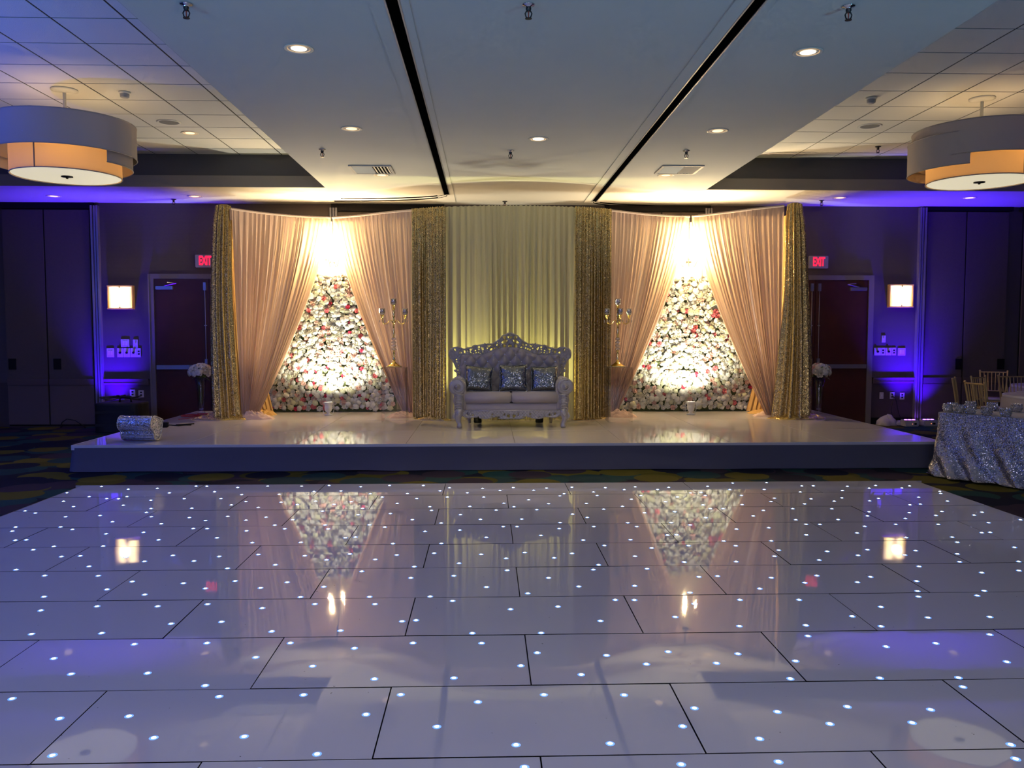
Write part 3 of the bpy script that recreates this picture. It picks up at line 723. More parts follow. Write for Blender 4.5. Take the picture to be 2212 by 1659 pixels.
# ================================================================ chandeliers
M_bulb = mat('candle_bulb', (1, .9, .7), .3, emit=(1.0, 0.80, 0.50), es=60, samp=False)
WARM = (1.0, 0.68, 0.34)
def chandelier(label, x, y, zc, power, ztop):
    t = thing('chandelier', label, 'chandelier', (x, y, zc), 0, 'chandeliers in the alcoves')
    MB().tube([(0, 0, .20), (0, 0, ztop - zc)], .005, 6).tube([(.012, 0, .20), (.014, 0, .32), (.006, 0, ztop - zc)], .003, 5).build('chain', M_chrome, t)
    MB().lathe([(0, .22), (.02, .21), (.012, .17), (.03, .13), (.05, .10), (.02, .06), (.018, 0), (.035, -.04), (.06, -.07), (.035, -.11), (.012, -.13), (.022, -.16), (0, -.19)], seg=14).build('column', M_crystal, t, True)
    MB().lathe([(0, .03), (.04, .02), (.045, -.02), (0, -.03)], (0, 0, -.06), seg=12).build('hub', M_chrome, t, True)
    for k in range(6):
        a = k * pi / 3 + .26; d = Vector((cos(a), sin(a), 0)); pts = []
        for q in range(13):
            s = q / 12; r = .04 + .17 * s; z = -.05 - .085 * sin(pi * min(1, s * 1.5)) + .05 * max(0, s - .45) ** .8
            pts.append(d * r + Vector((0, 0, z)))
        ar = MB().tube(pts, .008, 6).build('arm', mat('gilt_glass_arm', (0.85, 0.72, 0.42), .15, metal=.4), t, True)
        e_ = pts[-1]
        MB().lathe([(.006, -.005), (.035, .0), (.042, .012), (.03, .016), (.011, .016)], tuple(e_), 12).build('cup', M_crystal, ar, True)
        MB().lathe([(.011, .014), (.011, .08)], tuple(e_), 10).build('candle_sleeve', mat('candle_sleeve', (.85, .8, .7), .5), ar, True)
        MB().lathe([(.006, .08), (.016, .10), (.014, .12), (.004, .15), (0, .152)], tuple(e_), 10).build('bulb', M_bulb, ar, True)
        lamp('chandelier_glow', 'POINT', (x + e_.x, y + e_.y, zc + e_.z + .115), power / 6, WARM, size=.022)
        for q in range(3):
            c = e_ + Vector((cos(a + q * 2.1) * .036, sin(a + q * 2.1) * .036, -.03))
            MB().lathe([(0, .022), (.007, .006), (.005, -.012), (0, -.022)], tuple(c), 6).build('crystal_drop', M_crystal, ar)
    return t
chandelier('lit crystal chandelier hanging above the flower wall nearer the card box', -2.40, 13.20, 2.74, 860, 3.33)
chandelier('lit crystal chandelier hanging above the flower wall nearer the sequin table', 3.17, 12.96, 2.74, 860, 3.33)

# ================================================================ flower wall uplights (small urn-shaped cans)
def urn_light(label, x, y, aim, power):
    t = thing('urn_uplight', label, 'uplight', (x, y, Z0), 0, 'white urn uplights before the flower walls')
    MB().lathe([(0, 0), (.062, 0), (.062, .012), (.030, .022), (.026, .045), (.040, .055)], seg=18).build('foot', M_whitep, t, True)
    MB().lathe([(.036, .05), (.05, .07), (.056, .10), (.058, .13), (.055, .132), (.060, .17), (.072, .20), (.068, .20), (.055, .17), (.05, .10), (.0, .09)], seg=20, cap=False).build('bowl', M_whitep, t, True)
    MB().lathe([(.0, .172), (.053, .172)], seg=16, cap=False).build('lens', mat('uplight_lens', (1, .97, .85), .2, emit=(1, .95, .8), es=6), t)
    for q in (-1, 1): MB().tube([(q * .065, 0, .01), (q * .09, .01, .10), (q * .072, 0, .19)], .004, 5).build('bracket', M_whitep, t)
    lamp('urn_uplight_beam', 'SPOT', (x, y, Z0 + .22), power, (1.0, .94, .70), aim=aim, size=.06, spot=158, blend=1.0)
    return t
urn_light('small white urn uplight before the flower wall nearer the card box', -2.42, 12.74, (-2.40, 12.98, 2.6), 275)
urn_light('small white urn uplight before the flower wall nearer the sequin table', 3.16, 12.66, (3.13, 12.90, 2.6), 275)

# ================================================================ sofa
M_velvet = mat('pale_velvet', (0.50, 0.45, 0.43), .8, spec=.2, sheen=.5, var=.06, vscale=12)
M_silver = mat('silver_leaf_carving', (0.44, 0.42, 0.41), .38, metal=.3, var=.25, vscale=25)
M_studs = mat('crystal_button', (0.8, 0.8, 0.8), .1, metal=.9)
sofa = thing('tufted_loveseat', 'ornate carved silver loveseat with tufted pale velvet upholstery', 'sofa', (.335, 11.25, Z0 + .004))
K = .000977
def sp(cx, cy): return ((cx - 1018) * K, 1.268 - (cy - 119) * K)
outer = [(1018,122),(985,128),(950,148),(905,165),(870,205),(820,245),(760,278),(690,288),(668,282),(655,264),(645,288),(610,292),(580,298),(540,302),(522,296),(500,310),(470,330),(420,335),(370,355),(340,350),(310,330),(270,322),(215,333),(170,352),(145,395),(140,450),(158,495),(190,520),(212,560),(232,610),(246,648),(214,655),(224,682),(252,700),(258,740),(250,780),(262,860),(330,860),(325,800),(338,740),(334,690),(332,620),(327,540),(320,475),(345,446),(420,450),(520,457),(620,450),(700,425),(780,390),(870,355),(950,346),(1018,346)]
holesL = [[(915,175),(955,170),(962,200),(945,230),(920,205)],[(895,265),(925,240),(980,230),(965,260),(945,275),(900,278)],[(918,335),(960,335),(955,298),(925,295)],
 [(815,310),(835,280),(852,300),(830,318)],[(775,302),(802,290),(795,322)],[(695,312),(752,300),(715,337)],[(722,378),(735,355),(775,345),(776,362),(745,382)],
 [(605,340),(620,332),(645,350),(640,375),(622,375)],[(440,370),(465,342),(490,350),(485,362),(455,385)],[(442,393),(455,393),(470,415),(458,422)],
 [(357,380),(390,385),(385,425),(362,412)],[(290,410),(310,395),(335,420),(300,424)],[(215,352),(238,352),(250,395),(238,392)],[(240,505),(268,500),(255,520)],[(238,535),(275,538),(262,548)]]
circL = [(860,333,16),(797,348,13),(694,350,12),(575,335,19),(574,367,13),(525,383,13),(532,411,11),(493,423,8),(570,408,9),(592,424,8),(630,401,8),(412,387,8),(272,660,13),(835,265,9),(285,590,11),(280,625,9),(293,700,12),(290,740,13),(295,775,10)]
holesC = [[(990,332),(1050,332),(1032,295),(1006,295)],[(975,180),(1061,180),(1052,202),(1020,218),(985,202)],[(1000,160),(1012,145),(1024,145),(1036,160)]]
import numpy as np
def carve_mesh(name, loops, ext, bev, m, cell=.0042):
    """openwork carving: outline minus holes as a fine sheet, rounded towards every edge (x, z plane, front is -y)"""
    P = [np.array(l) for l in loops]; lo_ = P[0].min(0) - cell; hi_ = P[0].max(0) + cell
    nx, nz = int((hi_[0] - lo_[0]) / cell) + 1, int((hi_[1] - lo_[1]) / cell) + 1
    gx = lo_[0] + (np.arange(nx) + .5) * cell; gz = lo_[1] + (np.arange(nz) + .5) * cell; X, Zg = np.meshgrid(gx, gz, indexing='ij')
    def inside(l, X, Zg):
        c = np.zeros(X.shape, bool); n = len(l)
        for k in range(n):
            (x1, y1), (x2, y2) = l[k], l[(k + 1) % n]
            if y1 == y2: continue
            c ^= ((y1 > Zg) != (y2 > Zg)) & (X < (x2 - x1) * (Zg - y1) / (y2 - y1) + x1)
        return c
    keep = inside(P[0], X, Zg)
    for l in P[1:]: keep &= ~inside(l, X, Zg)
    vid = -np.ones((nx + 1, nz + 1), int); vs = []; fs = []
    for a, b_ in zip(*np.nonzero(keep)):
        q = []
        for (da, db) in ((0, 0), (1, 0), (1, 1), (0, 1)):
            if vid[a + da, b_ + db] < 0: vid[a + da, b_ + db] = len(vs); vs.append((lo_[0] + (a + da) * cell, lo_[1] + (b_ + db) * cell))
            q.append(vid[a + da, b_ + db])
        fs.append(tuple(int(k) for k in q))
    V = np.array(vs); ec = {}
    for f in fs:
        for k in range(4):
            e_ = (f[k], f[(k + 1) % 4])
            if (e_[1], e_[0]) in ec: del ec[(e_[1], e_[0])]
            else: ec[e_] = 1
    nb = {}
    for a, b_ in ec: nb.setdefault(a, []).append(b_); nb.setdefault(b_, []).append(a)
    for _ in range(4):
        W = V.copy()
        for k, l in nb.items(): W[k] = V[k] * .4 + V[l].mean(0) * .6
        V = W
    d = np.full(len(V), 9.0)
    for l in P:
        for k in range(len(l)):
            a, b_ = l[k], l[(k + 1) % len(l)]; ab = b_ - a; L2 = max(1e-9, (ab ** 2).sum()); t_ = np.clip(((V - a) @ ab) / L2, 0, 1)
            d = np.minimum(d, np.sqrt(((V - a - t_[:, None] * ab) ** 2).sum(1)))
    rel = bev * 2.2 * np.sqrt(np.clip(d / .012, 0, 1)) + .004 * np.sin(V[:, 0] * 160) * np.sin(V[:, 1] * 150) * np.clip(d / .012, 0, 1)
    n = len(V); v3 = [(x, -ext - r, z) for (x, z), r in zip(V, rel)] + [(x, ext, z) for x, z in V]
    f3 = list(fs) + [tuple(k + n for k in f[::-1]) for f in fs] + [(a, a + n, b_ + n, b_) for a, b_ in ec]
    b = MB(); b.add([tuple(float(c) for c in p) for p in v3], [tuple(int(k) for k in f) for f in f3]); me = b.mesh(name, m)
    me.polygons.foreach_set('use_smooth', [k < len(fs) for k in range(len(f3))]); return me
def mir(lp): return [(-x, z) for x, z in lp]
ol = [sp(*p) for p in outer]; loop = ol + mir(ol)[::-1]
clean = [loop[0]]
for p in loop[1:]:
    if (Vector(p) - Vector(clean[-1])).length > 1e-4: clean.append(p)
loops = [clean]
for h in holesL:
    cx_, cy_ = sum(p[0] for p in h) / len(h), sum(p[1] for p in h) / len(h)
    q = [sp(cx_ + (p[0] - cx_) * 1.12, cy_ + (p[1] - cy_) * 1.12) for p in h]; loops += [q, mir(q)]
for (a, b_, r_) in circL:
    q = [(sp(a, b_)[0] + r_ * K * cos(k * pi / 4), sp(a, b_)[1] + r_ * K * sin(k * pi / 4)) for k in range(8)]; loops += [q, mir(q)]
for h in holesC: loops.append([sp(*p) for p in h])
crest = put('carved_back_frame', carve_mesh('carved_back_frame', loops, .020, .006, M_silver), sofa, (0, .30, 0))
# scrollwork beads and leaves on the frame
sb = MB()
for (a, b_, r_) in circL + [(1018, 260, 30), (880, 300, 22), (655, 330, 24), (235, 430, 40), (200, 400, 22), (700, 300, 14), (410, 350, 14), (505, 340, 26)]:
    for sgn in (1, -1):
        x, z = sp(a, b_); pts = [(sgn * x + (r_ + 7) * K * cos(q * .62), -.030, z + (r_ + 7) * K * sin(q * .62)) for q in range(11)]
        sb.tube(pts, .0035, 5)
for lp in (ol[:26],):
    for sgn in (1, -1):
        sb.tube([(sgn * x * .985, -.03, z - .014) for x, z in lp], .008, 5)
sb.build('scrollwork', M_silver, crest, True)
# tufted inside back
inner_top = [(318, 470), (345, 446), (420, 450), (520, 457), (620, 450), (700, 425), (780, 390), (870, 355), (950, 346), (1018, 344)]
it = [sp(*p) for p in inner_top]; it = it + mir(it)[::-1][1:]
def top_at(x):
    for (xa, za), (xb, zb) in zip(it[:-1], it[1:]):
        if xa <= x <= xb: return lerp(za, zb, (x - xa) / max(1e-6, xb - xa))
    return it[0][1]
dx, dz, z2 = .1563, .1026, sp(0, 540)[1]
def tuft(x, z):
    a = x / dx + (z - z2) / (2 * dz); b_ = x / dx - (z - z2) / (2 * dz)
    h = abs(sin(pi * a)) ** .55 * abs(sin(pi * b_)) ** .55
    return h
def backfn(u, v):
    x = lerp(it[0][0] + .003, -it[0][0] - .003, u); zt = top_at(x) + .012; z = lerp(.40, zt, v)
    edge = min(1, (zt - z) / .05, (x - it[0][0]) / .04, (-it[0][0] - x) / .04); edge = max(0, edge)
    return (x, .285 - (.018 + .052 * tuft(x, z)) * edge ** .5 - .045 * (1 - v), z)
MB().grid(150, 84, backfn).build('tufted_back', M_velvet, sofa, True)
bt = MB().ball((0, 0, 0), .011, 8, 6, sc=(1, .6, 1)).mesh('button', M_studs, True)
for rr in range(-1, 5):
    z = z2 - rr * dz
    for k in range(-5, 6):
        x = (k + (.5 if rr % 2 else 0)) * dx
        if abs(x) < .66 and z < top_at(x) - .035: put('button', bt, sofa, (x, .285 - .020 - .045 * (1 - (z - .40) / (top_at(x) - .40)) - .004, z))
MB().grid(40, 2, lambda u, v: (lerp(-.685, .685, u), .330, lerp(.22, top_at(lerp(-.685, .685, u)) - .01, v))).grid(40, 2, lambda u, v: (lerp(.685, -.685, u), .300, lerp(.22, top_at(lerp(.685, -.685, u)) - .01, v))).build('back_panel', M_velvet, sofa, True)
# seat base, cushions
MB().box((-.62, -.255, .20), (.62, .30, .318)).build('seat_base', M_velvet, sofa, bevel=.012)
for s in (-1, 1):
    me = MB().box((-.315, -.29, 0), (.315, .26, .135)); o = me.build('seat_cushion', M_velvet, sofa, True, (s * .318, 0, .327), bevel=.016)
# carved apron
def apron_outline():
    top = [(-.66, .235), (.66, .235)]
    bot = []
    for k in range(61):
        x = lerp(.66, -.66, k / 60); ax = abs(x)
        z = .125 - .022 * exp(-(ax / .10) ** 2) + .010 * cos(ax * 26) - .012 * exp(-((ax - .30) / .05) ** 2) + (.035 * max(0, (ax - .52) / .14) ** 1.5)
        bot.append((x, z))
    return top + bot
al = [apron_outline()]
for sgn in (1, -1):
    for lp in ([(.03, .125), (.055, .145), (.06, .175), (.04, .165), (.028, .18), (.02, .15)], [(.085, .15), (.10, .16), (.097, .195), (.085, .18)], [(.155, .128), (.205, .128), (.215, .145), (.15, .142)], [(.245, .16), (.262, .17), (.255, .19), (.242, .185)], [(.25, .135), (.27, .135), (.268, .15), (.252, .15)], [(.36, .128), (.385, .132), (.37, .145)], [(.43, .13), (.455, .135), (.44, .15)], [(.50, .15), (.535, .16), (.52, .185), (.50, .175)], [(.56, .165), (.60, .175), (.585, .20), (.56, .19)]):
        al.append([(sgn * a, b_) for a, b_ in lp])
apr = put('carved_apron', carve_mesh('carved_apron', al, .012, .005, M_silver), sofa, (0, -.275, 0))
ab = MB()
for sgn in (1, -1):
    for (x, z, r_) in ((.045, .155, .045), (.115, .20, .028), (.25, .185, .035), (.32, .16, .022), (.40, .165, .022), (.47, .165, .026), (.545, .195, .04)):
        ab.tube([(sgn * (x + r_ * (1 - q / 26) * cos(q * .6)), -.019, z + r_ * (1 - q / 26) * sin(q * .6)) for q in range(15)], .005, 5)
ab.tube([(-.65, -.016, .226), (.65, -.016, .226)], .008, 6)
ab.build('apron_scrolls', M_silver, apr, True)
for s in (-1, 1):
    # rolled arm: swept section from the front scroll to the back
    def armfn(u, v, s=s):
        a = lerp(-.55, 1.62, u) * pi; y = lerp(-.30, .28, v)
        cxa, cza, ra = s * .715, .545, .112
        if a < -.0 : pass
        x = cxa - s * ra * cos(a) ; z = cza + ra * sin(a) * 1.0
        return (x, y, z)
    arm = MB().grid(26, 6, armfn)
    arm.box((min(s * .605, s * .66), -.28, .22), (max(s * .605, s * .66), .28, .55))
    arm.lathe([(.108, -.296), (.108, .28)], (s * .715, 0, .545), 22, axis='y')
    ao = arm.build('arm', M_velvet, sofa, True)
    sc_ = MB(); sc_.lathe([(0, -.335), (.03, -.335), (.034, -.322), (.05, -.318), (.088, -.325), (.108, -.318), (.112, -.296)], (s * .715, 0, .545), 22, axis='y', cap=False)
    sc_.tube([(s * .715 + (.098 - .0055 * q) * cos(1.2 + q * .5 * s), -.328, .545 + (.098 - .0055 * q) * sin(1.2 + q * .5 * s)) for q in range(16)], .010, 6)
    sc_.lathe([(0, -.355), (.018, -.35), (.022, -.335)], (s * .715, 0, .545), 12, axis='y')
    sc_.build('arm_scroll', M_silver, ao, True)
    # pleats over the roll
    pb = MB()
    for q in range(9):
        a = lerp(.15, .85, q / 8) * pi; pb.tube([(s * .715 + .111 * cos(a), -.296, .545 + .111 * sin(a)), (s * .715 + .113 * cos(a), -.22, .545 + .113 * sin(a)), (s * .715 + .108 * cos(a), -.15, .545 + .108 * sin(a))], [.006, .005, .002], 5)
    pb.build('arm_pleats', M_velvet, ao, True)
    fp = MB()   # carved front post from scroll to seat rail
    fp.lathe([(.045, .20), (.062, .24), (.058, .30), (.075, .36), (.062, .42), (.072, .45)], (s * .70, -.285, 0), 12, sx=1, sy=.55)
    for q in range(6): fp.tube([(s * .70 + .05 * cos(k * .7) * (1 if q % 2 else -1), -.325, .25 + q * .034 + .022 * sin(k * .7)) for k in range(7)], .006, 5)
    fp.build('front_post', M_silver, sofa, True)
    lg = MB(); ln = [(s * .685, -.28, .25, .055), (s * .70, -.285, .19, .060), (s * .715, -.295, .13, .046), (s * .70, -.295, .08, .032), (s * .685, -.292, .045, .030), (s * .69, -.30, .025, .038), (s * .69, -.30, .0, .030)]
    lg.tube([l_[:3] for l_ in ln], [l_[3] for l_ in ln], 10)
    lg.tube([(s * .70 + .05 * s, -.30, .20), (s * .70 + .068 * s, -.31, .15), (s * .70 + .045 * s, -.315, .11)], [.012, .016, .006], 6)
    lg.tube([(s * .70 - .03, -.33, .20), (s * .70, -.345, .16), (s * .70 + .03, -.33, .20)], .008, 6)
    lg.build('leg', M_silver, sofa, True)
    lb2 = MB(); lb2.tube([(s * .56, .28, .24), (s * .575, .285, .14), (s * .57, .29, .06), (s * .565, .30, .0)], [.045, .042, .03, .022], 9); lb2.build('leg', M_silver, sofa, True)

# sequin throw pillows
M_pill = sequin('charcoal_sequin', (0.36, 0.38, 0.40), (0.06, 0.065, 0.075), 190, .5, .14, .75)
def pillow(label, loc, w_, h_, rx, ry, rz):
    t = thing('throw_pillow', label, 'pillow', loc, 0, 'sequin throw pillows on the loveseat')
    def side(sg):
        def fn(u, v):
            a, b_ = u * 2 - 1, v * 2 - 1
            e_ = max(0, (1 - a ** 4) * (1 - b_ ** 4)) ** .5
            pin = 1 - .07 * (1 - abs(a) ** 2) * abs(b_) ** 3 - .0
            pin2 = 1 - .07 * (1 - abs(b_) ** 2) * abs(a) ** 3
            return (a * w_ / 2 * pin2, sg * (.075 * e_ + .006 * noise.noise((a * 4, b_ * 4, loc[0]))), b_ * h_ / 2 * pin)
        return fn
    b = MB().grid(20, 20, side(-1)).grid(20, 20, side(1)); o = b.build('cover', M_pill, t, True, (0, 0, h_ / 2 - .01), (rx, ry, 0))
    pts = []
    for k in range(40):
        a = 2 * pi * k / 40; c, s_ = cos(a), sin(a); m_ = max(abs(c), abs(s_)); a_, b_ = c / m_, s_ / m_
        pts.append((a_ * w_ / 2 * (1 - .07 * (1 - b_ * b_) * abs(a_) ** 3), 0, b_ * h_ / 2 * (1 - .07 * (1 - a_ * a_) * abs(b_) ** 3)))
    MB().tube(pts, .006, 5, closed=True).build('piping', M_pill, o, True)
    t.rotation_euler = (0, 0, rz); return t
SZ = Z0 + .462
pillow('charcoal sequin pillow leaning in the loveseat corner near the card box side', (-.10, 11.30, SZ), .38, .36, -.32, .10, .12)
pillow('glittering charcoal sequin pillow in the middle of the loveseat', (.37, 11.30, SZ), .38, .38, -.30, 0, 0)
pillow('charcoal sequin pillow at the loveseat end toward the sequin table', (.80, 11.30, SZ), .37, .36, -.32, -.03, -.08)
# uplights standing between sofa and drape
for (x, lab) in ((-.12, 'low black can uplight behind the card box end of the loveseat'), (.75, 'low black can uplight behind the sequin table end of the loveseat')):
    t = thing('can_uplight', lab, 'uplight', (x, 11.62, Z0), 0, 'can uplights behind the loveseat')
    MB().lathe([(.05, 0), (.055, .01), (.055, .10), (.05, .11), (.045, .11), (.045, .095), (0, .095)], seg=16, cap=False).build('can', M_black, t, True)
    lamp('sofa_uplight_beam', 'SPOT', (x, 11.60, Z0 + .13), 140, (1.0, .93, .34), aim=(x, 11.66, 3.0), size=.04, spot=130, blend=.9)

# ================================================================ pedestals, candelabra
def pedestal(label, x, y):
    t = thing('acrylic_pedestal', label, 'pedestal', (x, y, Z0), 0, 'clear acrylic pedestals')
    w_, h_, th = .175, .765, .008
    for nm, a, b in (('side_panel', (-w_, -w_, 0), (w_, -w_ + th, h_)), ('side_panel', (-w_, w_ - th, 0), (w_, w_, h_)), ('side_panel', (-w_, -w_ + th, 0), (-w_ + th, w_ - th, h_)), ('side_panel', (w_ - th, -w_ + th, 0), (w_, w_ - th, h_)), ('top_panel', (-w_, -w_, h_), (w_, w_, h_ + th))):
        MB().box(a, b).build(nm, M_acryl, t)
    return t
def candelabrum(label, x, y, rot, arms):
    z = Z0 + .774; t = thing('candelabrum', label, 'candelabrum', (x, y, z), rot, 'gold crystal candelabra')
    MB().lathe([(0, 0), (.105, 0), (.108, .012), (.095, .022), (.07, .035), (.045, .055), (.02, .075), (.016, .09)], seg=28).build('base', M_gold, t, True)
    bd = MB()
    for k in range(26): a = 2 * pi * k / 26; bd.ball((.106 * cos(a), .106 * sin(a), .008), .009, 6, 4)
    bd.build('bead_rim', M_crystal, t, True)
    MB().lathe([(.014, .085), (.022, .11), (.012, .125), (.020, .15), (.012, .165), (.019, .19), (.011, .21), (.020, .225), (.020, .235)], seg=14).build('lower_stem', M_gold, t, True)
    cr = MB()
    for k in range(4): cr.lathe([(.012, 0), (.034, .012), (.036, .022), (.034, .034), (.012, .045)], (0, 0, .235 + .047 * k), 14)
    cr.build('crystal_stem', M_crystal, t, True)
    MB().lathe([(.022, .42), (.012, .43), (.019, .50), (.012, .53), (.009, .60), (.02, .62), (.03, .64), (.018, .66), (.012, .70), (.022, .72), (.012, .74), (.02, .77), (.012, .79), (.024, .83)], seg=14).build('upper_stem', M_gold, t, True)
    def cup(par, c):
        MB().lathe([(.012, -.05), (.018, -.02), (.026, 0), (.034, .008)], c, 14).build('cup_socket', M_gold, par, True)
        MB().lathe([(.026, .006), (.042, .03), (.044, .055), (.036, .075), (.044, .095), (.040, .095), (.032, .075), (.038, .05), (.022, .012)], c, 16, cap=False).build('crystal_cup', M_crystal, par, True)
        rb = MB()
        for zz in (.02, .035, .05, .065, .085): rb.tube([(c[0] + (.043 if zz != .02 else .036) * cos(k * pi / 8), c[1] + (.043 if zz != .02 else .036) * sin(k * pi / 8), c[2] + zz) for k in range(16)], .003, 4, closed=True)
        rb.build('cup_beads', M_crystal, par)
    cup(t, (0, 0, .875))
    for a in arms:
        d = Vector((cos(a), sin(a), 0)); pts = [d * r + Vector((0, 0, z)) for r, z in ((.015, .64), (.04, .665), (.065, .655), (.085, .625), (.115, .61), (.145, .625), (.158, .66), (.16, .69))]
        ar = MB().tube(pts, [.008, .008, .007, .007, .008, .009, .008, .010], 7).build('arm', M_gold, t, True)
        e_ = d * .16 + Vector((0, 0, .735)); cup(ar, tuple(e_))
        for q in range(4):
            b_ = q * pi / 2 + a; c = e_ + Vector((cos(b_) * .036, sin(b_) * .036, 0))
            MB().tube([tuple(c), (c.x, c.y, c.z - .06)], .0015, 4).lathe([(0, .022), (.009, .008), (.006, -.010), (0, -.022)], (c.x, c.y, c.z - .085), 6).build('crystal_drop', M_crystal, ar)
    return t
pedestal('clear acrylic pedestal in front of the blush drape on the card box side', -1.30, 11.84); pedestal('clear acrylic pedestal in front of the blush drape on the sequin table side', 1.90, 11.80)
candelabrum('gold candelabrum with crystal cups showing three cups, on acrylic pedestal', -1.31, 11.84, .10, (0, pi))
candelabrum('gold candelabrum with crystal cups, one cup standing before the stem', 1.88, 11.80, .04, (0, pi, -pi / 2))

# ================================================================ vases and bouquets
M_vglass = glass_thin('vase_glass', (0.90, 0.92, 0.95), .02, .06)
def vase(label, x, y):
    t = thing('trumpet_vase', label, 'vase', (x, y, Z0), 0, 'tall glass trumpet vases')
    MB().lathe([(0, 0), (.060, 0), (.062, .012), (.05, .03), (.046, .06), (.052, .20), (.066, .40), (.092, .565), (.088, .565), (.062, .40), (.046, .20), (.038, .07), (0, .06)], seg=24, cap=False).build('glass', M_vglass, t, True)
    MB().lathe([(0, .062), (.036, .066), (.040, .085), (0, .09)], seg=14).build('pebbles', M_crystal, t)
    return t
def bouquet(label, x, y, seed):
    t = thing('rose_bouquet', label, 'bouquet', (x, y, Z0 + .56), 0, 'pale rose bouquets in the tall vases'); r_ = random.Random(seed)
    for k in range(30):
        ph = k * 2.39996; cz = 1 - (k + .5) / 30 * 1.25; s_ = sqrt(max(0, 1 - cz * cz)); n_ = Vector((cos(ph) * s_, sin(ph) * s_, cz))
        kd = r_.choice(['white_rose', 'ivory_rose', 'blush_rose', 'ivory_rose', 'white_rose', 'white_hydrangea']); rad = r_.uniform(.05, .068)
        o = put(kd, FL[kd], t); q = n_.to_track_quat('Z', 'Y').to_matrix().to_4x4()
        o.matrix_local = Matrix.Translation((n_.x * .145, n_.y * .145, .09 + n_.z * .105)) @ q @ Matrix.Diagonal((rad, rad, rad, 1))
    lf = MB()
    for k in range(22):
        a = r_.uniform(0, 6.28); el = r_.uniform(-.7, .6); d = Vector((cos(a) * cos(el), sin(a) * cos(el), sin(el))); c = Vector((0, 0, .09)) + d * .13; u = d.cross(Vector((0, 0, 1))).normalized() * .022
        lf.add([c - d * .02, c + d * .03 + u, c + d * .085, c + d * .03 - u], [(0, 1, 2, 3)])
    lf.build('leaves', mat('bouquet_leaf', (.10, .18, .06), .6), t)
    st_ = MB()
    for k in range(7):
        a = k * .9; st_.tube([(cos(a) * .02, sin(a) * .02, -.40), (cos(a) * .045, sin(a) * .045, -.03), (cos(a) * .06, sin(a) * .06, .08)], .004, 5)
    st_.build('stems', mat('stem_green', (.06, .10, .03), .6), t)
    MB().ball((0, 0, .07), .10, 12, 8, sc=(1, 1, .8)).build('foam_ball', M_leaf, t)
    return t
vase('tall glass trumpet vase standing on the stage before the door near the card box', -4.44, 13.02); bouquet('round bouquet of pale roses in the vase near the card box', -4.44, 13.02, 1)
vase('tall glass trumpet vase standing on the stage before the door near the sequin table', 5.18, 12.72); bouquet('round bouquet of pale roses in the vase near the sequin table', 5.18, 12.72, 2)

# ================================================================ rhinestone heart box
M_rhine = sequin('rhinestone_mesh', (0.85, 0.85, 0.88), (0.30, 0.29, 0.30), 115, .9, .14, .55)
hb = thing('rhinestone_card_box', 'heart-shaped card box covered in rhinestones at the stage corner', 'card box', (-4.05, 9.80, Z0 + .008), R(-8))
def heart(t):
    x = 16 * sin(t) ** 3; y = 13 * cos(t) - 5 * cos(2 * t) - 2 * cos(3 * t) - cos(4 * t); return x / 17, y / 17
HN = 48; ROTH = R(118)
prof = []
for k in range(HN):
    a, b_ = heart(2 * pi * k / HN); b_ += .12; a, b_ = lerp(a, .86 * sin(2 * pi * k / HN), .35), lerp(b_, .86 * cos(2 * pi * k / HN), .35)
    p_, q_ = a * cos(ROTH) - b_ * sin(ROTH), a * sin(ROTH) + b_ * cos(ROTH); prof.append((p_ * .165, q_ * .165))
mnz = min(p[1] for p in prof)
hm = MB(); 
hm.grid(HN, 9, lambda u, v: (lerp(-.20, .20, v), prof[int(round(u * HN)) % HN][0], prof[int(round(u * HN)) % HN][1] - mnz), closed_u=True)
hm.build('shell', M_rhine, hb, True)
for sx_ in (-.2, .2):
    q = MB(); n0 = [(sx_, p[0], p[1] - mnz) for p in prof]; ctr = (sx_ + (.012 if sx_ > 0 else -.012), 0, -mnz)
    q.add(n0 + [ctr], [(i, (i + 1) % HN, HN) for i in range(HN)]); q.build('end_face', M_rhine, hb, True)
    MB().tube(n0, .009, 5, closed=True).build('crystal_rim', M_rhine, hb, True)
rws_ = MB()
for k in range(HN):
    if k % 2 == 0: rws_.tube([(-.19, prof[k][0], prof[k][1] - mnz), (.19, prof[k][0], prof[k][1] - mnz)], .0045, 4)
rws_.build('stone_rows', M_rhine, hb, True)

# ================================================================ small items on the stage, at the left
t = thing('power_adapter', 'small black power box lying on the stage edge behind the card box', 'power box', (-4.38, 11.15, Z0), .2)
MB().box((-.13, -.05, 0), (.13, .05, .07)).build('case', M_black, t, bevel=.008)
MB().tube([(.13, 0, .03), (.25, .05, .012), (.40, .10, .012), (.20, .18, .012), (.42, .26, .012)], .008, 6).build('lead', M_black, t, True)
t = thing('red_cable', 'loose red cable coiled on the stage beside the vase near the card box', 'cable', (-4.38, 12.55, Z0))
def coil(cx, cyy, rx, ry, n, z=.006): return [(cx + rx * cos(k * .45), cyy + ry * sin(k * .45), z + .0006 * k) for k in range(n)]
MB().tube(coil(-.08, .05, .13, .16, 30), .006, 6).build('coil', mat('red_rubber', (.35, .02, .03), .5), t, True)
MB().tube([(.05, .04, .006), (.03, -.15, .006), (-.02, -.32, .006), (-.10, -.40, .006)], .005, 6).build('tail', MATS['red_rubber'], t, True)
MB().tube(coil(.02, .32, .10, .10, 16), .006, 6).build('coil', MATS['red_rubber'], t, True)
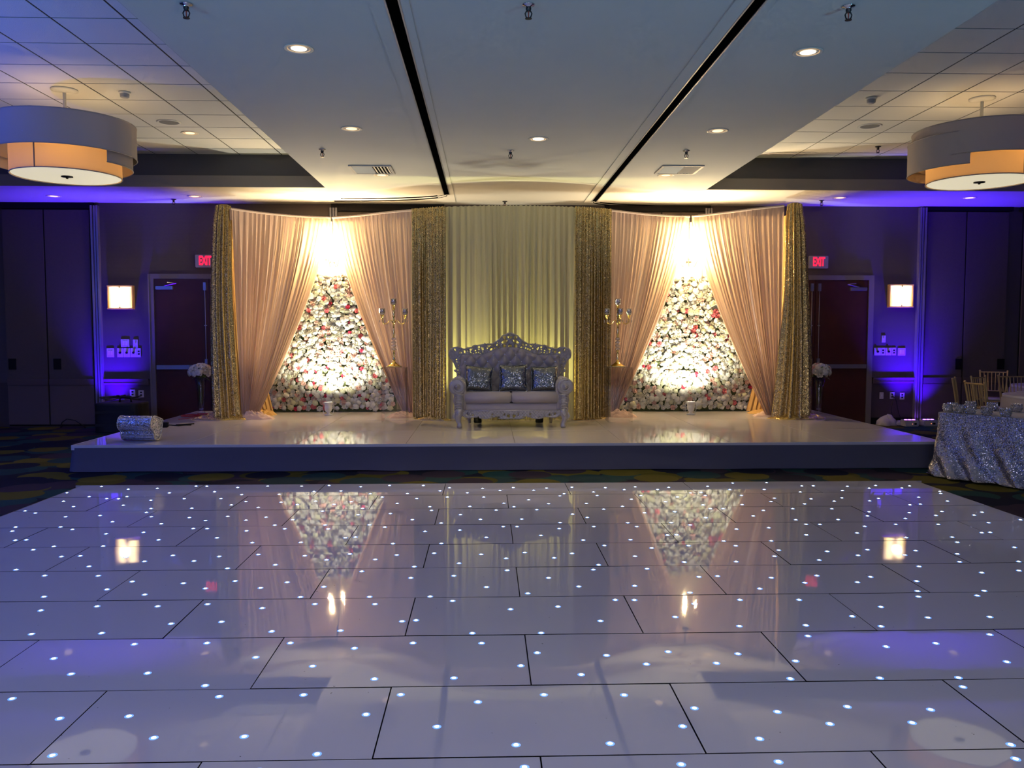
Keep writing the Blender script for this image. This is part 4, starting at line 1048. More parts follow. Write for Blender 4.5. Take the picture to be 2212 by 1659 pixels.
# black equipment cart behind the stage
t = thing('equipment_cart', 'black cloth-covered equipment cart heaped with cables beside the wall', 'cart', (-5.80, 13.35, 0))
def bag(u, v):
    a = 2 * pi * u; c, s_ = cos(a), sin(a); m_ = (abs(c) ** 5 + abs(s_) ** 5) ** (-1 / 5)
    sag = .02 * noise.noise((c * 2, s_ * 2, v * 3)); r = 1 + sag
    if v < .72: return (c * m_ * .36 * r, s_ * m_ * .26 * r, lerp(.012, .46, v / .72))
    q = 1 - (v - .72) / .28; return (c * m_ * .36 * r * q, s_ * m_ * .26 * r * q, .46 + .04 * (1 - q) + .03 * noise.noise((c * q * 3, s_ * q * 3, 4)) * (1 - q * q))
M_blk = mat('black_nylon', (.010, .010, .012), .6)
MB().grid(44, 22, bag, closed_u=True).build('cover', M_blk, t, True)
cc = MB(); r_ = random.Random(8)
for k in range(5):
    cx, cyy = r_.uniform(-.2, .2), r_.uniform(-.1, .1); cc.tube([(cx + .12 * cos(q * .5) , cyy + .09 * sin(q * .5 + k), .50 + .03 * abs(sin(q * .4 + k)) + .003 * q) for q in range(15)], .010, 6)
cc.build('cable_heap', M_blk, t, True)
MB().tube([(.05, -.2, .48), (.06, -.2, .56), (.22, -.2, .56), (.23, -.2, .48)], .014, 7).build('handle', M_blk, t, True)
MB().box((-.30, -.27, .10), (.30, -.255, .14)).box((-.30, -.27, .30), (.30, -.255, .34)).build('strap', mat('webbing', (.018, .018, .02), .8), t)
tag(MB().tube([(-7.0, 13.8, .008), (-6.95, 13.74, .10), (-6.85, 13.70, .16), (-6.72, 13.70, .14), (-6.63, 13.74, .06), (-6.60, 13.8, .008)], .008, 6).build('black_cable', M_blk, None, True), 'thin black cable looping up from the carpet by the folding partition', 'cable')

# ================================================================ wall fittings
def sconce(label, x, z, power):
    t = thing('wall_sconce', label, 'wall lamp', (x, WY, z), 0, 'square rattan wall sconces')
    MB().box((-.16, -.02, -.15), (.16, 0, .15)).build('back_plate', mat('sconce_bronze', (.10, .06, .03), .4, metal=.6), t)
    # bowed diffuser lit by two lamps behind it
    m = MATS.get('sconce_diffuser')
    if not m:
        m = bpy.data.materials.new('sconce_diffuser'); n, l = nt(m); b = n['Principled BSDF']; MATS['sconce_diffuser'] = m
        b.inputs['Base Color'].default_value = (.8, .7, .5, 1)
        tc = n.new('ShaderNodeTexCoord'); sx_ = n.new('ShaderNodeSeparateXYZ'); l.new(tc.outputs['Object'], sx_.inputs[0])
        ab_ = n.new('ShaderNodeMath'); ab_.operation = 'ABSOLUTE'; l.new(sx_.outputs[0], ab_.inputs[0])
        mr = n.new('ShaderNodeMapRange'); mr.interpolation_type = 'SMOOTHERSTEP'
        su = n.new('ShaderNodeMath'); su.operation = 'SUBTRACT'; l.new(ab_.outputs[0], su.inputs[0]); su.inputs[1].default_value = .095
        a2_ = n.new('ShaderNodeMath'); a2_.operation = 'ABSOLUTE'; l.new(su.outputs[0], a2_.inputs[0])
        mr.inputs['From Min'].default_value = .0; mr.inputs['From Max'].default_value = .10; mr.inputs['To Min'].default_value = 4.5; mr.inputs['To Max'].default_value = .95
        l.new(a2_.outputs[0], mr.inputs['Value']); l.new(mr.outputs[0], b.inputs['Emission Strength']); b.inputs['Emission Color'].default_value = (1, .74, .32, 1)
    MB().grid(15, 5, lambda u, v: (lerp(-.185, .185, u), -.07 - .03 * sin(pi * u), lerp(-.175, .175, v))).build('diffuser', m, t, True)
    fr = MB(); M_rat = mat('rattan', (.60, .36, .13), .6, bump=.5, bscale=180)
    for (a, b_) in (((-.205, -.10, .175), (.205, 0, .195)), ((-.205, -.10, -.195), (.205, 0, -.175)), ((-.205, -.085, -.175), (-.190, 0, .175)), ((.190, -.085, -.175), (.205, 0, .175))): fr.box(a, b_)
    fr.build('rattan_frame', M_rat, t)
    MB().ball((0, -.10, .165), .010, 8, 6).ball((0, -.10, -.165), .010, 8, 6).build('finial', MATS['sconce_bronze'], t)
    lamp('sconce_glow', 'POINT', (x, WY - .16, z), power, (1, .72, .36), size=.08)
    return t
sconce('lit square rattan wall sconce above the switches near the black cart', -6.03, 2.15, 5); sconce('lit square rattan wall sconce above the floor uplights by the sequin table', 7.05, 2.19, 5)

M_red = mat('exit_letter_red', (.8, .02, .05), .4, emit=(1, .015, .06), es=1.6)
def exit_sign(label, x, z):
    t = thing('exit_sign', label, 'exit sign', (x, WY, z), 0, 'exit signs over the double doors')
    MB().box((-.165, -.05, -.105), (.165, -.001, .105)).build('housing', mat('exit_housing', (.36, .34, .34), .5), t, bevel=.008)
    cu = bpy.data.curves.new('exit_text', 'FONT'); cu.body = 'EXIT'; cu.size = .205; cu.align_x = 'CENTER'; cu.align_y = 'CENTER'; cu.extrude = .002; cu.offset = .006; cu.space_character = .92
    o = bpy.data.objects.new('exit_text', cu); C.objects.link(o); dg = bpy.context.evaluated_depsgraph_get(); me = bpy.data.meshes.new_from_object(o.evaluated_get(dg)); bpy.data.objects.remove(o)
    me.materials.clear(); me.materials.append(M_red)
    l_ = put('lettering', me, t, (.0, -.0535, 0), (pi / 2, 0, 0)); l_.scale = (.52, 1.0, 1)
    return t
exit_sign('small white exit sign with glowing red letters near the card box side door', -4.64, 2.75); exit_sign('small white exit sign with glowing red letters near the sequin table side door', 5.63, 2.76)

M_plate = mat('switch_plate', (.55, .52, .50), .4)
def plate(label, x, z, w_, h_, kind, group):
    t = thing('wall_plate', label, 'wall plate', (x, WY, z), 0, group)
    MB().box((-w_ / 2, -.012, -h_ / 2), (w_ / 2, -.001, h_ / 2)).build('cover', M_plate, t, bevel=.003)
    if kind == 'knob': MB().lathe([(0, -.035), (.018, -.033), (.02, -.012)], (0, 0, 0), 12, axis='y').build('dimmer_knob', M_black, t)
    elif kind == 'switch': MB().box((-.008, -.022, -.014), (.008, -.012, .014)).build('toggle', M_whitep, t)
    elif kind == 'jack':
        MB().box((-.016, -.014, .010), (.016, -.012, .034)).box((-.016, -.014, -.034), (.016, -.012, -.010)).build('socket', M_black, t)
    elif kind == 'rocker': MB().box((-.038, -.016, -.035), (-.006, -.012, .035)).box((.006, -.016, -.035), (.038, -.012, .035)).build('rocker', M_whitep, t)
    return t
g = 'control plates on the wall by the black cart'
for (x, z, w_, h_, kd, lab) in ((-6.245, 1.235, .12, .15, 'rocker', 'wide pale wall plate set apart at the folding partition edge'), (-6.085, 1.235, .10, .15, 'knob', 'dimmer plate first in the row of four by the black cart'), (-5.975, 1.235, .11, .15, 'knob', 'dimmer plate second in the row of four by the black cart'), (-5.865, 1.235, .10, .15, 'knob', 'dimmer plate third in the row of four by the black cart'), (-5.78, 1.235, .07, .15, 'jack', 'socket plate last in the row of four by the black cart'), (-6.0, 1.395, .14, .13, 'rocker', 'wide control plate above the row of dimmers'), (-5.83, 1.385, .08, .14, 'switch', 'narrow switch plate above the row of dimmers')):
    plate(lab, x, z, w_, h_, kd, g)
g = 'control plates on the wall above the floor uplights'
for (x, z, w_, h_, kd, lab) in ((6.80, 1.46, .07, .12, 'switch', 'small switch plate alone above the row beside the door frame'), (6.70, 1.245, .12, .13, 'knob', 'dimmer plate next to the door frame by the sequin table'), (6.795, 1.245, .07, .13, 'jack', 'narrow jack plate in the row by the sequin table door'), (6.89, 1.245, .11, .13, 'knob', 'dimmer plate in the middle of the row by the sequin table door'), (6.985, 1.245, .07, .13, 'jack', 'narrow jack plate at the end of the row by the sequin table door'), (7.12, 1.24, .13, .13, 'rocker', 'wide rocker plate nearest the metal jamb trim'), (6.79, .49, .07, .115, 'switch', 'low blank plate under the chair rail by the door frame'), (6.975, .49, .08, .12, 'jack', 'low power outlet with black cord plugged in'), (7.15, .48, .08, .12, 'jack', 'low power outlet nearest the metal jamb trim')):
    plate(lab, x, z, w_, h_, kd, g)
for (x, z, lab) in ((-5.90, .56, 'low pale outlet on the wall behind the black cart'), (-5.76, .55, 'second low outlet on the wall behind the black cart')): plate(lab, x, z, .09, .12, 'jack', 'control plates on the wall by the black cart')

# floor LED wall washers
M_lens = mat('led_lens', (.3, .3, .8), .2, emit=(.30, .06, 1.0), es=20)
def washer(label, x, y, power, aim):
    t = thing('led_wall_washer', label, 'uplight', (x, y, 0), 0, 'LED wall washers on the floor')
    MB().box((-.115, -.10, 0), (.115, .10, .105)).build('case', mat('washer_case', (.45, .44, .46), .4), t, bevel=.012)
    b = MB()
    for k in range(3): b.lathe([(0, .006), (.024, .004), (.026, 0)], (-.065 + .065 * k, 0, .106), 12, cap=False)
    b.build('led_lens', M_lens, t)
    MB().box((.03, -.104, .03), (.07, -.10, .06)).build('display', M_black, t)
    MB().ball((0, -.102, .045), .006, 6, 4).build('indicator', mat('indicator_amber', (.8, .3, .1), .4, emit=(1, .3, .1), es=1.5), t)
    lamp('washer_beam', 'SPOT', (x, y, .14), power, (.045, .0, 1.0), aim=aim, size=.05, spot=76, blend=1.0)
    return t
washer('glowing LED wall washer on the carpet beside the white cloth', 7.12, 13.66, 1000, (7.12, 13.92, 2.6)); washer('glowing LED wall washer on the carpet below the folding partition', 7.46, 13.70, 330, (7.50, 13.95, 2.6))
washer('LED wall washer hidden behind the black equipment cart', -6.14, 13.72, 1000, (-6.20, 13.95, 2.6))
tag(MB().tube([(6.975, 13.975, .50), (6.97, 13.93, .46), (6.93, 13.92, .25), (6.98, 13.90, .03), (7.08, 13.88, .02)], .006, 6).tube([(6.985, 13.975, .48), (7.02, 13.93, .40), (7.06, 13.92, .20), (7.12, 13.90, .04)], .006, 6).build('extension_cord', M_blk, None, True), 'black cord hanging from the low outlet to the wall washers', 'cord')
t = thing('cloth_bundle', 'crumpled white cloth bundle on the carpet beside the wall washers', 'cloth', (6.80, 13.80, 0))
def bun(u, v):
    a = 2 * pi * u; r = cos(v * pi / 2) * (1 + .3 * noise.noise((cos(a) * 2, sin(a) * 2, v * 3))); return (.17 * r * cos(a), .12 * r * sin(a), .004 + .15 * sin(v * pi / 2) * (1 + .35 * noise.noise((cos(a) * 1.5, sin(a) * 1.5, 9))))
M_wcloth = cloth('white_table_linen', (0.50, 0.47, 0.45), .1)
MB().grid(28, 10, bun, closed_u=True).build('folds', M_wcloth, t, True)
MB().grid(24, 8, lambda u, v: (.22 + .10 * cos(v * pi / 2) * cos(2 * pi * u), .07 * cos(v * pi / 2) * sin(2 * pi * u), .004 + .07 * sin(v * pi / 2) * (1 + .4 * noise.noise((u * 5, v * 2, 1)))), closed_u=True).build('loose_corner', M_wcloth, t, True)

# ================================================================ tables, chairs, votives at the right
TH = .70
A = Vector((4.95, 8.86)); e1 = Vector((.58, -.815)).normalized(); e2 = Vector((.815, .58)).normalized()
TL, TW = 1.83, .72
ctr = A + e1 * TL / 2 + e2 * TW / 2
ang = math.atan2(e1.y, e1.x)
t = thing('sequin_table', 'rectangular folding table set with rhinestone votives under silver cloth', 'table', (ctr.x, ctr.y, 0), ang)
MB().box((-TL / 2, -TW / 2, TH - .035), (TL / 2, TW / 2, TH - .004)).build('table_top', M_whitep, t)
for sx_ in (-1, 1):
    for sy_ in (-1, 1): MB().tube([(sx_ * (TL / 2 - .2), sy_ * (TW / 2 - .12), TH - .04), (sx_ * (TL / 2 - .18), sy_ * (TW / 2 - .1), 0.0)], .014, 8).build('leg', M_alu, t)
tcl = thing('sequin_tablecloth', 'silver sequin tablecloth spilling onto the carpet', 'tablecloth', (ctr.x, ctr.y, 0), ang)
def rect_path(u, w_, d_):
    per = 2 * (w_ + d_); s = u * per
    if s < w_: return Vector((-w_ / 2 + s, -d_ / 2)), Vector((0, -1))
    s -= w_
    if s < d_: return Vector((w_ / 2, -d_ / 2 + s)), Vector((1, 0))
    s -= d_
    if s < w_: return Vector((w_ / 2 - s, d_ / 2)), Vector((0, 1))
    s -= w_; return Vector((-w_ / 2, d_ / 2 - s)), Vector((-1, 0))
def clothfn(u, v):
    p, n_ = rect_path(u, TL + .02, TW + .02); per = 2 * (TL + TW); s = u * per
    swirl = .75 * v ** 1.5
    p2, n2 = rect_path((u + .0 + swirl * .10) % 1, TL + .02, TW + .02)
    # corners spread like a fan
    nn = (n2 + .8 * Vector((p2.x / TL * 2, p2.y / TW * 2)).normalized()).normalized()
    fold = .030 * sin(s * 17 + 5 * v + 1.3 * sin(s * 2)) + .018 * sin(s * 31 - 3 * v)
    fl_ = (.03 + .20 * v ** 1.6) * (.7 + .5 * noise.noise((s * .8, 1, 2))) + fold * (.15 + v)
    q = p2 + nn * max(.004, fl_ * (v ** .6))
    return (q.x, q.y, lerp(TH + .002, .010 + .006 * (1 + sin(s * 9)), min(1, v * 1.06)) if v < .94 else .010 + .006 * (1 + sin(s * 9)) + .012 * max(0, noise.noise((s * 5, v * 9, 0))))
MB().grid(300, 24, clothfn, closed_u=True).build('skirt', M_silverseq, tcl, True)
MB().box((-TL / 2 - .01, -TW / 2 - .01, TH), (TL / 2 + .01, TW / 2 + .01, TH + .004)).build('top_cover', cloth('table_topper', (.50, .48, .50), .05), tcl)
def votive():
    t = thing('votive_holder', 'rhinestone votive candle holder on the silver sequin table', 'candle holder', (0, 0, 0), 0, 'rhinestone votive holders on the sequin table')
    MB().lathe([(0, 0), (.030, 0), (.042, .018), (.046, .040), (.040, .066), (.036, .066), (.040, .040), (.03, .012)], seg=16, cap=False).build('glass', mat('votive_glass', (.45, .40, .36), .2, spec=.7), t, True)
    r_ = MB()
    for z, r in ((.012, .039), (.026, .0455), (.040, .0475), (.054, .0455), (.064, .042)):
        for k in range(14): a = 2 * pi * (k + (.5 if z in (.026, .054) else 0)) / 14; r_.ball((r * cos(a), r * sin(a), z), .0065, 5, 4)
    r_.build('rhinestones', M_rhine, t)
    MB().lathe([(0, .018), (.034, .018), (.034, .05), (0, .05)], seg=12).build('candle', mat('wax', (.6, .55, .45), .6), t)
    return t
v0 = votive(); vp = [(5.10, 8.75), (5.17, 9.0), (5.16, 8.64), (5.48, 9.18), (5.25, 8.50), (5.62, 9.0), (5.35, 8.34), (5.79, 8.84), (5.50, 8.14), (5.91, 8.64), (5.65, 7.91), (6.05, 8.32), (5.88, 7.60), (5.05, 8.87)]
ordn = ['first', 'second', 'third', 'fourth', 'fifth', 'sixth', 'seventh', 'eighth', 'ninth', 'tenth', 'eleventh', 'twelfth']
lab_ = {}
front = sorted([p for p in vp if (Vector(p) - A).dot(e2) < .3], key=lambda p: (Vector(p) - A).dot(e1)); back = sorted([p for p in vp if p not in front], key=lambda p: (Vector(p) - A).dot(e1))
for k, p in enumerate(front): lab_[p] = 'rhinestone votive, %s from the stage end along the table edge by the dance floor' % ordn[k]
for k, p in enumerate(back): lab_[p] = 'rhinestone votive, %s from the stage end along the table edge by the chairs' % ordn[k]
for i, (x, y) in enumerate(vp):
    o = v0 if i == 0 else dup(v0, (x, y, TH + .005), random.uniform(0, 6))
    o.location = (x, y, TH + .005); o['label'] = lab_[(x, y)]; o.scale = (1.15, 1.15, 1.3)

def chiavari():
    t = thing('chiavari_chair', '', 'chair')
    m = M_rose_gold_chair
    def rod(a, b, r=.011):
        bb_ = MB(); A_, B_ = Vector(a), Vector(b); bb_.tube([A_, B_], r, 7)
        n_ = max(2, int((B_ - A_).length / .11))
        for k in range(1, n_):
            c = A_.lerp(B_, k / n_); d = (B_ - A_).normalized() * .006; bb_.tube([c - d, c + d], r * 1.28, 7)
        return bb_
    for sx_ in (-1, 1):
        rod((sx_ * .185, .17, 0), (sx_ * .18, .18, .455), .014).build('leg', m, t)
        bp = MB(); bp.tube([(sx_ * .175, -.24, 0), (sx_ * .17, -.19, .455), (sx_ * .185, -.215, .68), (sx_ * .20, -.255, .92)], .014, 7).build('back_post', m, t)
        MB().ball((sx_ * .20, -.256, .928), .018, 7, 5).build('post_cap', m, bp if hasattr(bp, 'name') and False else t)
        rod((sx_ * .18, -.215, .22), (sx_ * .185, .172, .22)).build('stretcher', m, t)
    rod((-.185, .172, .16)[0:3], (.185, .172, .16)).build('stretcher', m, t); rod((-.175, -.22, .16), (.175, -.22, .16)).build('stretcher', m, t)
    for z, y, hw in ((.91, -.253, .20), (.60, -.207, .178), (.49, -.193, .172)): rod((-hw, y, z), (hw, y, z), .010).build('back_rail', m, t)
    for k in range(6):
        x = -.13 + .052 * k; rod((x * .95, -.207, .60), (x * 1.08, -.253, .905), .0075).build('spindle', m, t)
    MB().box((-.20, -.20, .44), (.20, .20, .46)).build('seat', m, t, bevel=.008)
    MB().box((-.19, -.18, .461), (.19, .19, .495)).build('seat_pad', M_wcloth, t, True, bevel=.014)
    return t
ch0 = chiavari()
for i, (x, y, rz, lab) in enumerate(((6.56, 10.50, R(-88), 'gold chiavari chair with its back to the folding partition, at round table'), (6.80, 11.32, R(-124), 'gold chiavari chair seen edge-on behind the first at the round table'), (7.36, 11.72, R(-148), 'gold chiavari chair on the wall side of the round table'), (7.86, 11.90, R(178), 'gold chiavari chair on the far side of the round table beside another white table'), (8.35, 13.35, R(150), 'gold chiavari chair standing closest to the folding partition'))):
    o = ch0 if i == 0 else dup(ch0, (0, 0, 0))
    o.location = (x, y, 0); o.rotation_euler = (0, 0, rz); o['label'] = lab; o['group'] = 'gold chiavari chairs'
def round_table(x, y, r, lab, lab2, h=.75):
    t = thing('round_table', lab, 'table', (x, y, 0), 0, 'round dining tables')
    MB().lathe([(0, h - .03), (r, h - .03), (r, h - .004), (0, h - .004)], seg=40).build('table_top', M_whitep, t)
    MB().lathe([(.25, 0), (.25, .02), (.04, .05), (.04, h - .03)], seg=16).build('pedestal_base', M_black, t)
    c_ = thing('white_tablecloth', lab2, 'tablecloth', (x, y, 0), 0, 'white round tablecloths')
    def fn(u, v):
        a = 2 * pi * u
        if v < .35: return (cos(a) * (r + .004) * v / .35, sin(a) * (r + .004) * v / .35, h)
        q = (v - .35) / .65; rr = r + .006 + .03 * q + .022 * q * sin(15 * a + 1.5 * sin(3 * a)); return (cos(a) * rr, sin(a) * rr, h - q * (h - .02))
    MB().grid(150, 16, fn, closed_u=True).build('cloth', M_wcloth, c_, True)
    return t
round_table(7.58, 10.58, .72, 'round dining table among the gold chairs', 'white cloth on the round table among the gold chairs')
round_table(9.0, 12.55, .76, 'round dining table near the folding partition', 'white cloth on the round table near the folding partition')
M_nap = cloth('grey_napkin', (.38, .36, .36), .1)
for (x, y, rz, lab) in ((7.10, 10.43, .3, 'folded napkin at the place beside the chair facing the sequin table'), (7.32, 10.13, 1.0, 'folded napkin at the table edge toward the dance floor'), (7.37, 11.03, -.6, 'folded napkin at the place before the wall side chair')):
    t = thing('folded_napkin', lab, 'napkin', (x, y, .752), rz, 'napkins on the round table')
    MB().grid(14, 8, lambda u, v: (lerp(-.13, .13, u), lerp(-.07, .07, v), .002 + .018 * sin(pi * v) + .006 * noise.noise((u * 5, v * 5, x)))).build('fold', M_nap, t, True)
    MB().lathe([(.026, -.012), (.030, 0), (.026, .012)], (0, 0, .022), 14, axis='x', cap=False).build('ring', M_chrome, t, True)

# ================================================================ ceiling fittings
M_dl = mat('downlight_lens_dim', (.9, .75, .55), .4, emit=(1, .72, .42), es=1.3)
M_dlb = mat('downlight_lens_bright', (1, .95, .85), .4, emit=(1, .88, .66), es=8)
M_dlm = mat('downlight_lens_warm', (1, .9, .75), .4, emit=(1, .76, .45), es=3.0)
M_trimr = mat('downlight_trim', (.75, .70, .62), .4)
M_refl = mat('downlight_reflector_glow', (.75, .60, .40), .4, emit=(1, .62, .28), es=.42)  # lamp light caught by the reflector, put in as weak emission
def downlight(label, x, y, z, lens, grp, r=.106, power=0):
    t = thing('recessed_light', label, 'ceiling light', (x, y, z), 0, grp)
    MB().lathe([(r * .80, .002), (r, -.006), (r * 1.06, -.003), (r * 1.06, .0)], seg=24, cap=False).build('trim_ring', M_trimr, t, True)
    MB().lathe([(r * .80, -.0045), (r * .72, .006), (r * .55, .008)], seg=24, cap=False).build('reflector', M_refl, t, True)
    MB().lathe([(r * .55, -.002), (r * .30, -.005), (0, -.006)], seg=20, cap=False).build('lens', lens, t, True)
    if power: lamp('downlight_beam', 'SPOT', (x, y, z - .02), power, (1, .82, .55), aim=(x, y, 0), size=.05, spot=80, blend=.7)
    return t
gm, gb, gc = 'recessed lights in the middle ceiling band', 'recessed lights along the soffit by the back wall', 'recessed lights in the tiled coffers'
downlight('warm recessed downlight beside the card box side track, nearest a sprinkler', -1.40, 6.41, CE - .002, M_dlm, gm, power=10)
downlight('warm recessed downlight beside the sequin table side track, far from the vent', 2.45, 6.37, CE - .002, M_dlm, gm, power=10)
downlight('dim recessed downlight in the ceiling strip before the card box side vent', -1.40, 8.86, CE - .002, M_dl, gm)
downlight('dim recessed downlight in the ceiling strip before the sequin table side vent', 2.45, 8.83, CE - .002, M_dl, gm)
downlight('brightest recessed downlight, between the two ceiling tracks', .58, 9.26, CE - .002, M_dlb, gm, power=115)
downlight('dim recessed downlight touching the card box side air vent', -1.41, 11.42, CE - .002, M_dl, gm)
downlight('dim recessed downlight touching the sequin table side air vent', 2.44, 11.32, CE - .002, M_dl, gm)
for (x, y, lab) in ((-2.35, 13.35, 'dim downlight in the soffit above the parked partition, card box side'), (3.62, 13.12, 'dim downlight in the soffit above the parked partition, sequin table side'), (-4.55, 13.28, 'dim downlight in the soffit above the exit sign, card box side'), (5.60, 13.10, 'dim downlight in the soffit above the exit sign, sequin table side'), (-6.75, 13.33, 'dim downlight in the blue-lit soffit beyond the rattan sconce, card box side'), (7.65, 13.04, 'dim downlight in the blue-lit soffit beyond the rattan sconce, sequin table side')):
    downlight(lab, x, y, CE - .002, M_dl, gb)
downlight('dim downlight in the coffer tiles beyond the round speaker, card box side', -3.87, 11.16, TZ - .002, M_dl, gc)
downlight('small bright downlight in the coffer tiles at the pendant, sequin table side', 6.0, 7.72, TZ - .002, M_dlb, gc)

def sprinkler(label, x, y, z, grp='fire sprinkler heads'):
    t = thing('sprinkler_head', label, 'sprinkler', (x, y, z), 0, grp)
    MB().lathe([(0, 0), (.042, 0), (.040, -.006), (.018, -.012), (.016, -.02)], seg=16, cap=False).build('escutcheon', M_chrome if y < 12 and z < 4 else M_darkmetal, t, True)
    MB().lathe([(.016, -.012), (.019, -.03), (.015, -.035), (.013, -.045), (0, -.045)], seg=12, cap=False).build('body', M_darkmetal, t, True)
    for s in (-1, 1): MB().tube([(s * .012, 0, -.04), (s * .022, 0, -.058), (s * .016, 0, -.078), (s * .003, 0, -.088)], .0045, 5).build('frame_arm', M_darkmetal, t)
    MB().lathe([(0, -.086), (.022, -.088), (.022, -.091), (0, -.092)], seg=14).build('deflector', M_darkmetal, t)
    MB().tube([(0, 0, -.045), (0, 0, -.085)], .004, 5).build('bulb', mat('sprinkler_bulb', (.3, .05, .04), .2), t)
    return t
for (x, y, lab) in ((-1.94, 5.58, 'sprinkler head in the foremost row, in the strip by the card box side coffer'), (.28, 5.52, 'sprinkler head in the foremost row, between the two tracks'), (2.37, 5.48, 'sprinkler head in the foremost row, in the strip by the sequin table side coffer'), (-1.90, 9.85, 'sprinkler head between the vent and the coffer, card box side'), (.29, 9.85, 'sprinkler head beside the brightest downlight between the tracks'), (2.35, 9.79, 'sprinkler head before the air vent, sequin table side'), (-4.99, 13.57, 'sprinkler head in the soffit above the double door, card box side'), (.31, 13.62, 'sprinkler head above the cream drape'), (5.41, 13.35, 'sprinkler head in the soffit above the double door, sequin table side')):
    sprinkler(lab, x, y, CE - .001)
sprinkler('sprinkler head hanging from the coffer tiles, sequin table side', 5.51, 11.66, TZ - .001)

def vent(label, x, y):
    t = thing('air_vent', label, 'vent', (x, y, CE - .001), 0, 'ceiling air vents')
    MB().box((-.25, -.25, -.004), (.25, .25, -.0005)).build('backing', M_black, t)
    b = MB(); m = mat('vent_metal', (.48, .47, .45), .5)
    for a, c in (((-.27, -.27, -.016), (.27, -.235, 0)), ((-.27, .235, -.016), (.27, .27, 0)), ((-.27, -.235, -.016), (-.235, .235, 0)), ((.235, -.235, -.016), (.27, .235, 0))): b.box(a, c)
    b.build('frame', m, t)
    for k in range(6):
        y_ = -.20 + .07 * k; MB().add([(-.235, y_, -.004), (.02, y_, -.004), (.02, y_ + .04, -.020), (-.235, y_ + .04, -.020), (-.235, y_ + .002, -.002), (.02, y_ + .002, -.002), (.02, y_ + .042, -.018), (-.235, y_ + .042, -.018)], [(3, 2, 1, 0), (4, 5, 6, 7), (0, 1, 5, 4), (2, 3, 7, 6), (1, 2, 6, 5), (3, 0, 4, 7)]).build('slat', m, t)
    for k in range(5):
        x_ = .035 + .042 * k; MB().add([(x_, -.235, -.004), (x_, .235, -.004), (x_ + .026, .235, -.020), (x_ + .026, -.235, -.020), (x_ + .002, -.235, -.002), (x_ + .002, .235, -.002), (x_ + .028, .235, -.018), (x_ + .028, -.235, -.018)], [(0, 1, 2, 3), (7, 6, 5, 4), (4, 5, 1, 0), (6, 7, 3, 2), (5, 6, 2, 1), (7, 4, 0, 3)]).build('slat', m, t)
    return t
vent('square ceiling air vent in the strip on the card box side', -1.48, 11.02); vent('square ceiling air vent in the strip on the sequin table side', 2.52, 10.90)

def speaker(label, x, y):
    t = thing('ceiling_speaker', label, 'speaker', (x, y, TZ - .001), 0, 'round ceiling speakers')
    MB().lathe([(.115, -.004), (.135, -.012), (.145, -.004), (.145, 0)], seg=28, cap=False).build('rim', M_whitep, t, True)
    MB().lathe([(0, -.007), (.117, -.005)], seg=28, cap=False).build('grille', mat('speaker_grille', (.22, .22, .23), .7, bump=.6, bscale=300), t)
    return t
speaker('round ceiling speaker in the coffer tiles, card box side', -3.93, 10.60); speaker('round ceiling speaker in the coffer tiles, sequin table side', 4.86, 10.52)
def smoke(label, x, y):
    t = thing('smoke_detector', label, 'smoke detector', (x, y, TZ - .001), 0, 'smoke detectors')
    MB().lathe([(0, 0), (.062, 0), (.060, -.018), (.050, -.022)], seg=20, cap=False).build('base', M_whitep, t, True)
    MB().lathe([(.050, -.02), (.046, -.055), (.030, -.066), (0, -.068)], seg=20, cap=False).build('chamber', mat('detector_grey', (.35, .35, .38), .5), t, True)
    return t
smoke('smoke detector on the tiles beside the pendant lamp, card box side', -3.92, 9.31); smoke('smoke detector on the tiles beside the pendant lamp, sequin table side', 4.29, 9.27)

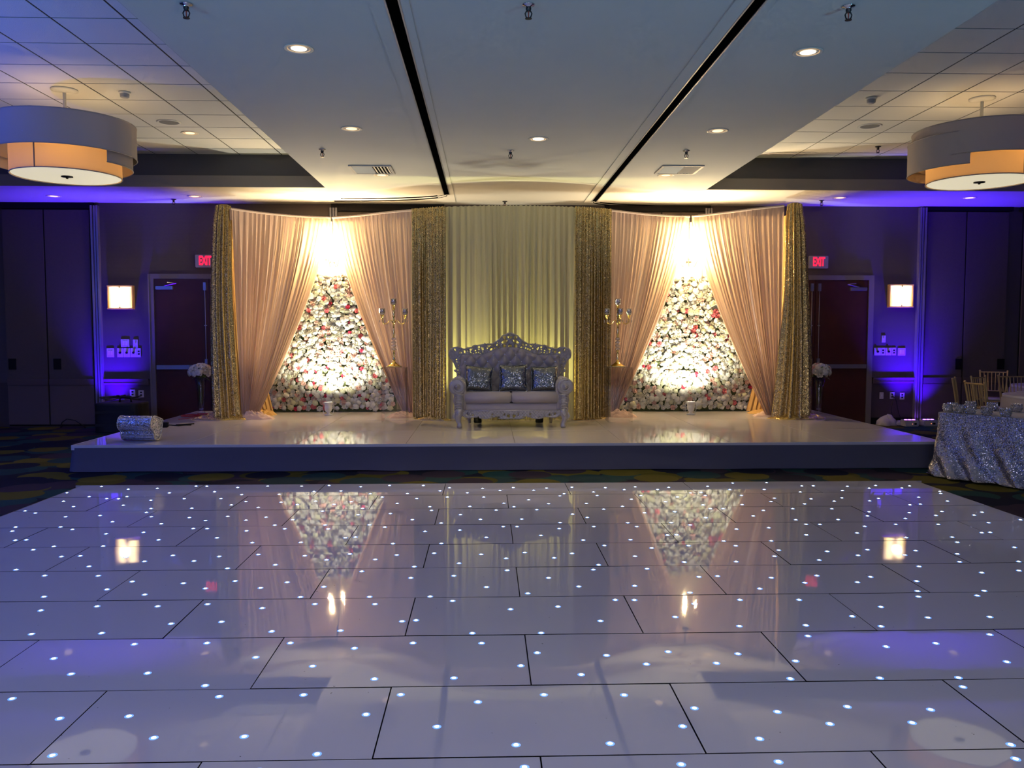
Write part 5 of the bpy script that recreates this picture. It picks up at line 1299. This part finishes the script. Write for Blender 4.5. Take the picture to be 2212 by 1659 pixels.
# drum pendants
M_shade_o = cloth('taupe_linen_shade', (0.50, 0.44, 0.40), .02, (.6, .4, .2))
M_shade_i = cloth('ivory_linen_shade', (0.62, 0.50, 0.36), .42, (.95, .55, .20))
M_diff = mat('pendant_diffuser', (.85, .82, .70), .5, emit=(1, .90, .62), es=.62)
def pendant(label, x, y, seam, a0, a1):
    t = thing('drum_pendant', label, 'pendant lamp', (x, y, TZ), 0, 'three-tier drum pendants')
    MB().lathe([(0, 0), (.135, 0), (.135, -.012), (.10, -.022), (.02, -.03), (.015, -.04)], seg=28, cap=False).build('canopy', M_whitep, t, True)
    MB().tube([(0, 0, -.03), (0, 0, -.62)], .017, 10).build('rod', M_whitep, t, True)
    def ring(a0, a1, r, z0, z1, m, nm, par, c=(0, 0), n=64, th=.006):
        b = MB(); b.grid(n, 3, lambda u, v: (c[0] + r * cos(lerp(a0, a1, u)), c[1] + r * sin(lerp(a0, a1, u)), lerp(z0, z1, v)))
        o = b.build(nm, m, par, True)
        for z in (z0, z1): MB().tube([(c[0] + r * cos(lerp(a0, a1, k / 48)), c[1] + r * sin(lerp(a0, a1, k / 48)), z) for k in range(49)], .006, 5).build('rim_trim', mat('shade_trim', (.42, .36, .32), .6), o, True)
        return o
    ring(0, 2 * pi, .70, -.36, -.71, M_shade_o, 'upper_shade', t)
    ring(R(a0), R(a1), .685, -.47, -.82, M_shade_o, 'middle_shade', t, (-.045, .03))
    inn = ring(0, 2 * pi, .545, -.55, -.925, M_shade_i, 'inner_shade', t)
    MB().box((-.006, -.551, -.925), (.006, -.544, -.55)).build('seam', mat('shade_seam', (.30, .22, .15), .7), inn, rot=(0, 0, seam))
    MB().lathe([(0, -.915), (.53, -.915), (.53, -.92), (0, -.92)], seg=48).build('diffuser', M_diff, t)
    MB().lathe([(0, -.95), (.012, -.948), (.014, -.932), (.06, -.93), (.06, -.921)], seg=20, cap=False).build('finial', M_darkmetal, t, True)
    for k in range(3):
        a = k * 2 * pi / 3 + .4; MB().tube([(0, 0, -.60), (.70 * cos(a), .70 * sin(a), -.60)], .006, 6).build('spider_arm', M_alu, t)
        MB().lathe([(0, .05), (.03, .04), (.032, 0), (.015, -.04), (0, -.045)], (.33 * cos(a + .5), .33 * sin(a + .5), -.62), 10).build('bulb', mat('pendant_bulb', (1, .9, .7), .3, emit=(1, .8, .5), es=4), t, True)
    for k in range(3):
        a = k * 2 * pi / 3 + .9; lamp('pendant_glow', 'POINT', (x + .33 * cos(a), y + .33 * sin(a), TZ - .62), 5.5, (1, .66, .30), size=.05)
    return t
pendant('three-tier drum pendant lamp over the side toward the card box', -4.53, 9.24, R(-6), -28, 188); pendant('three-tier drum pendant lamp over the side toward the sequin table', 5.54, 9.26, R(18), -10, 236)
print('LEDS', nled, 'objects', len(bpy.data.objects))
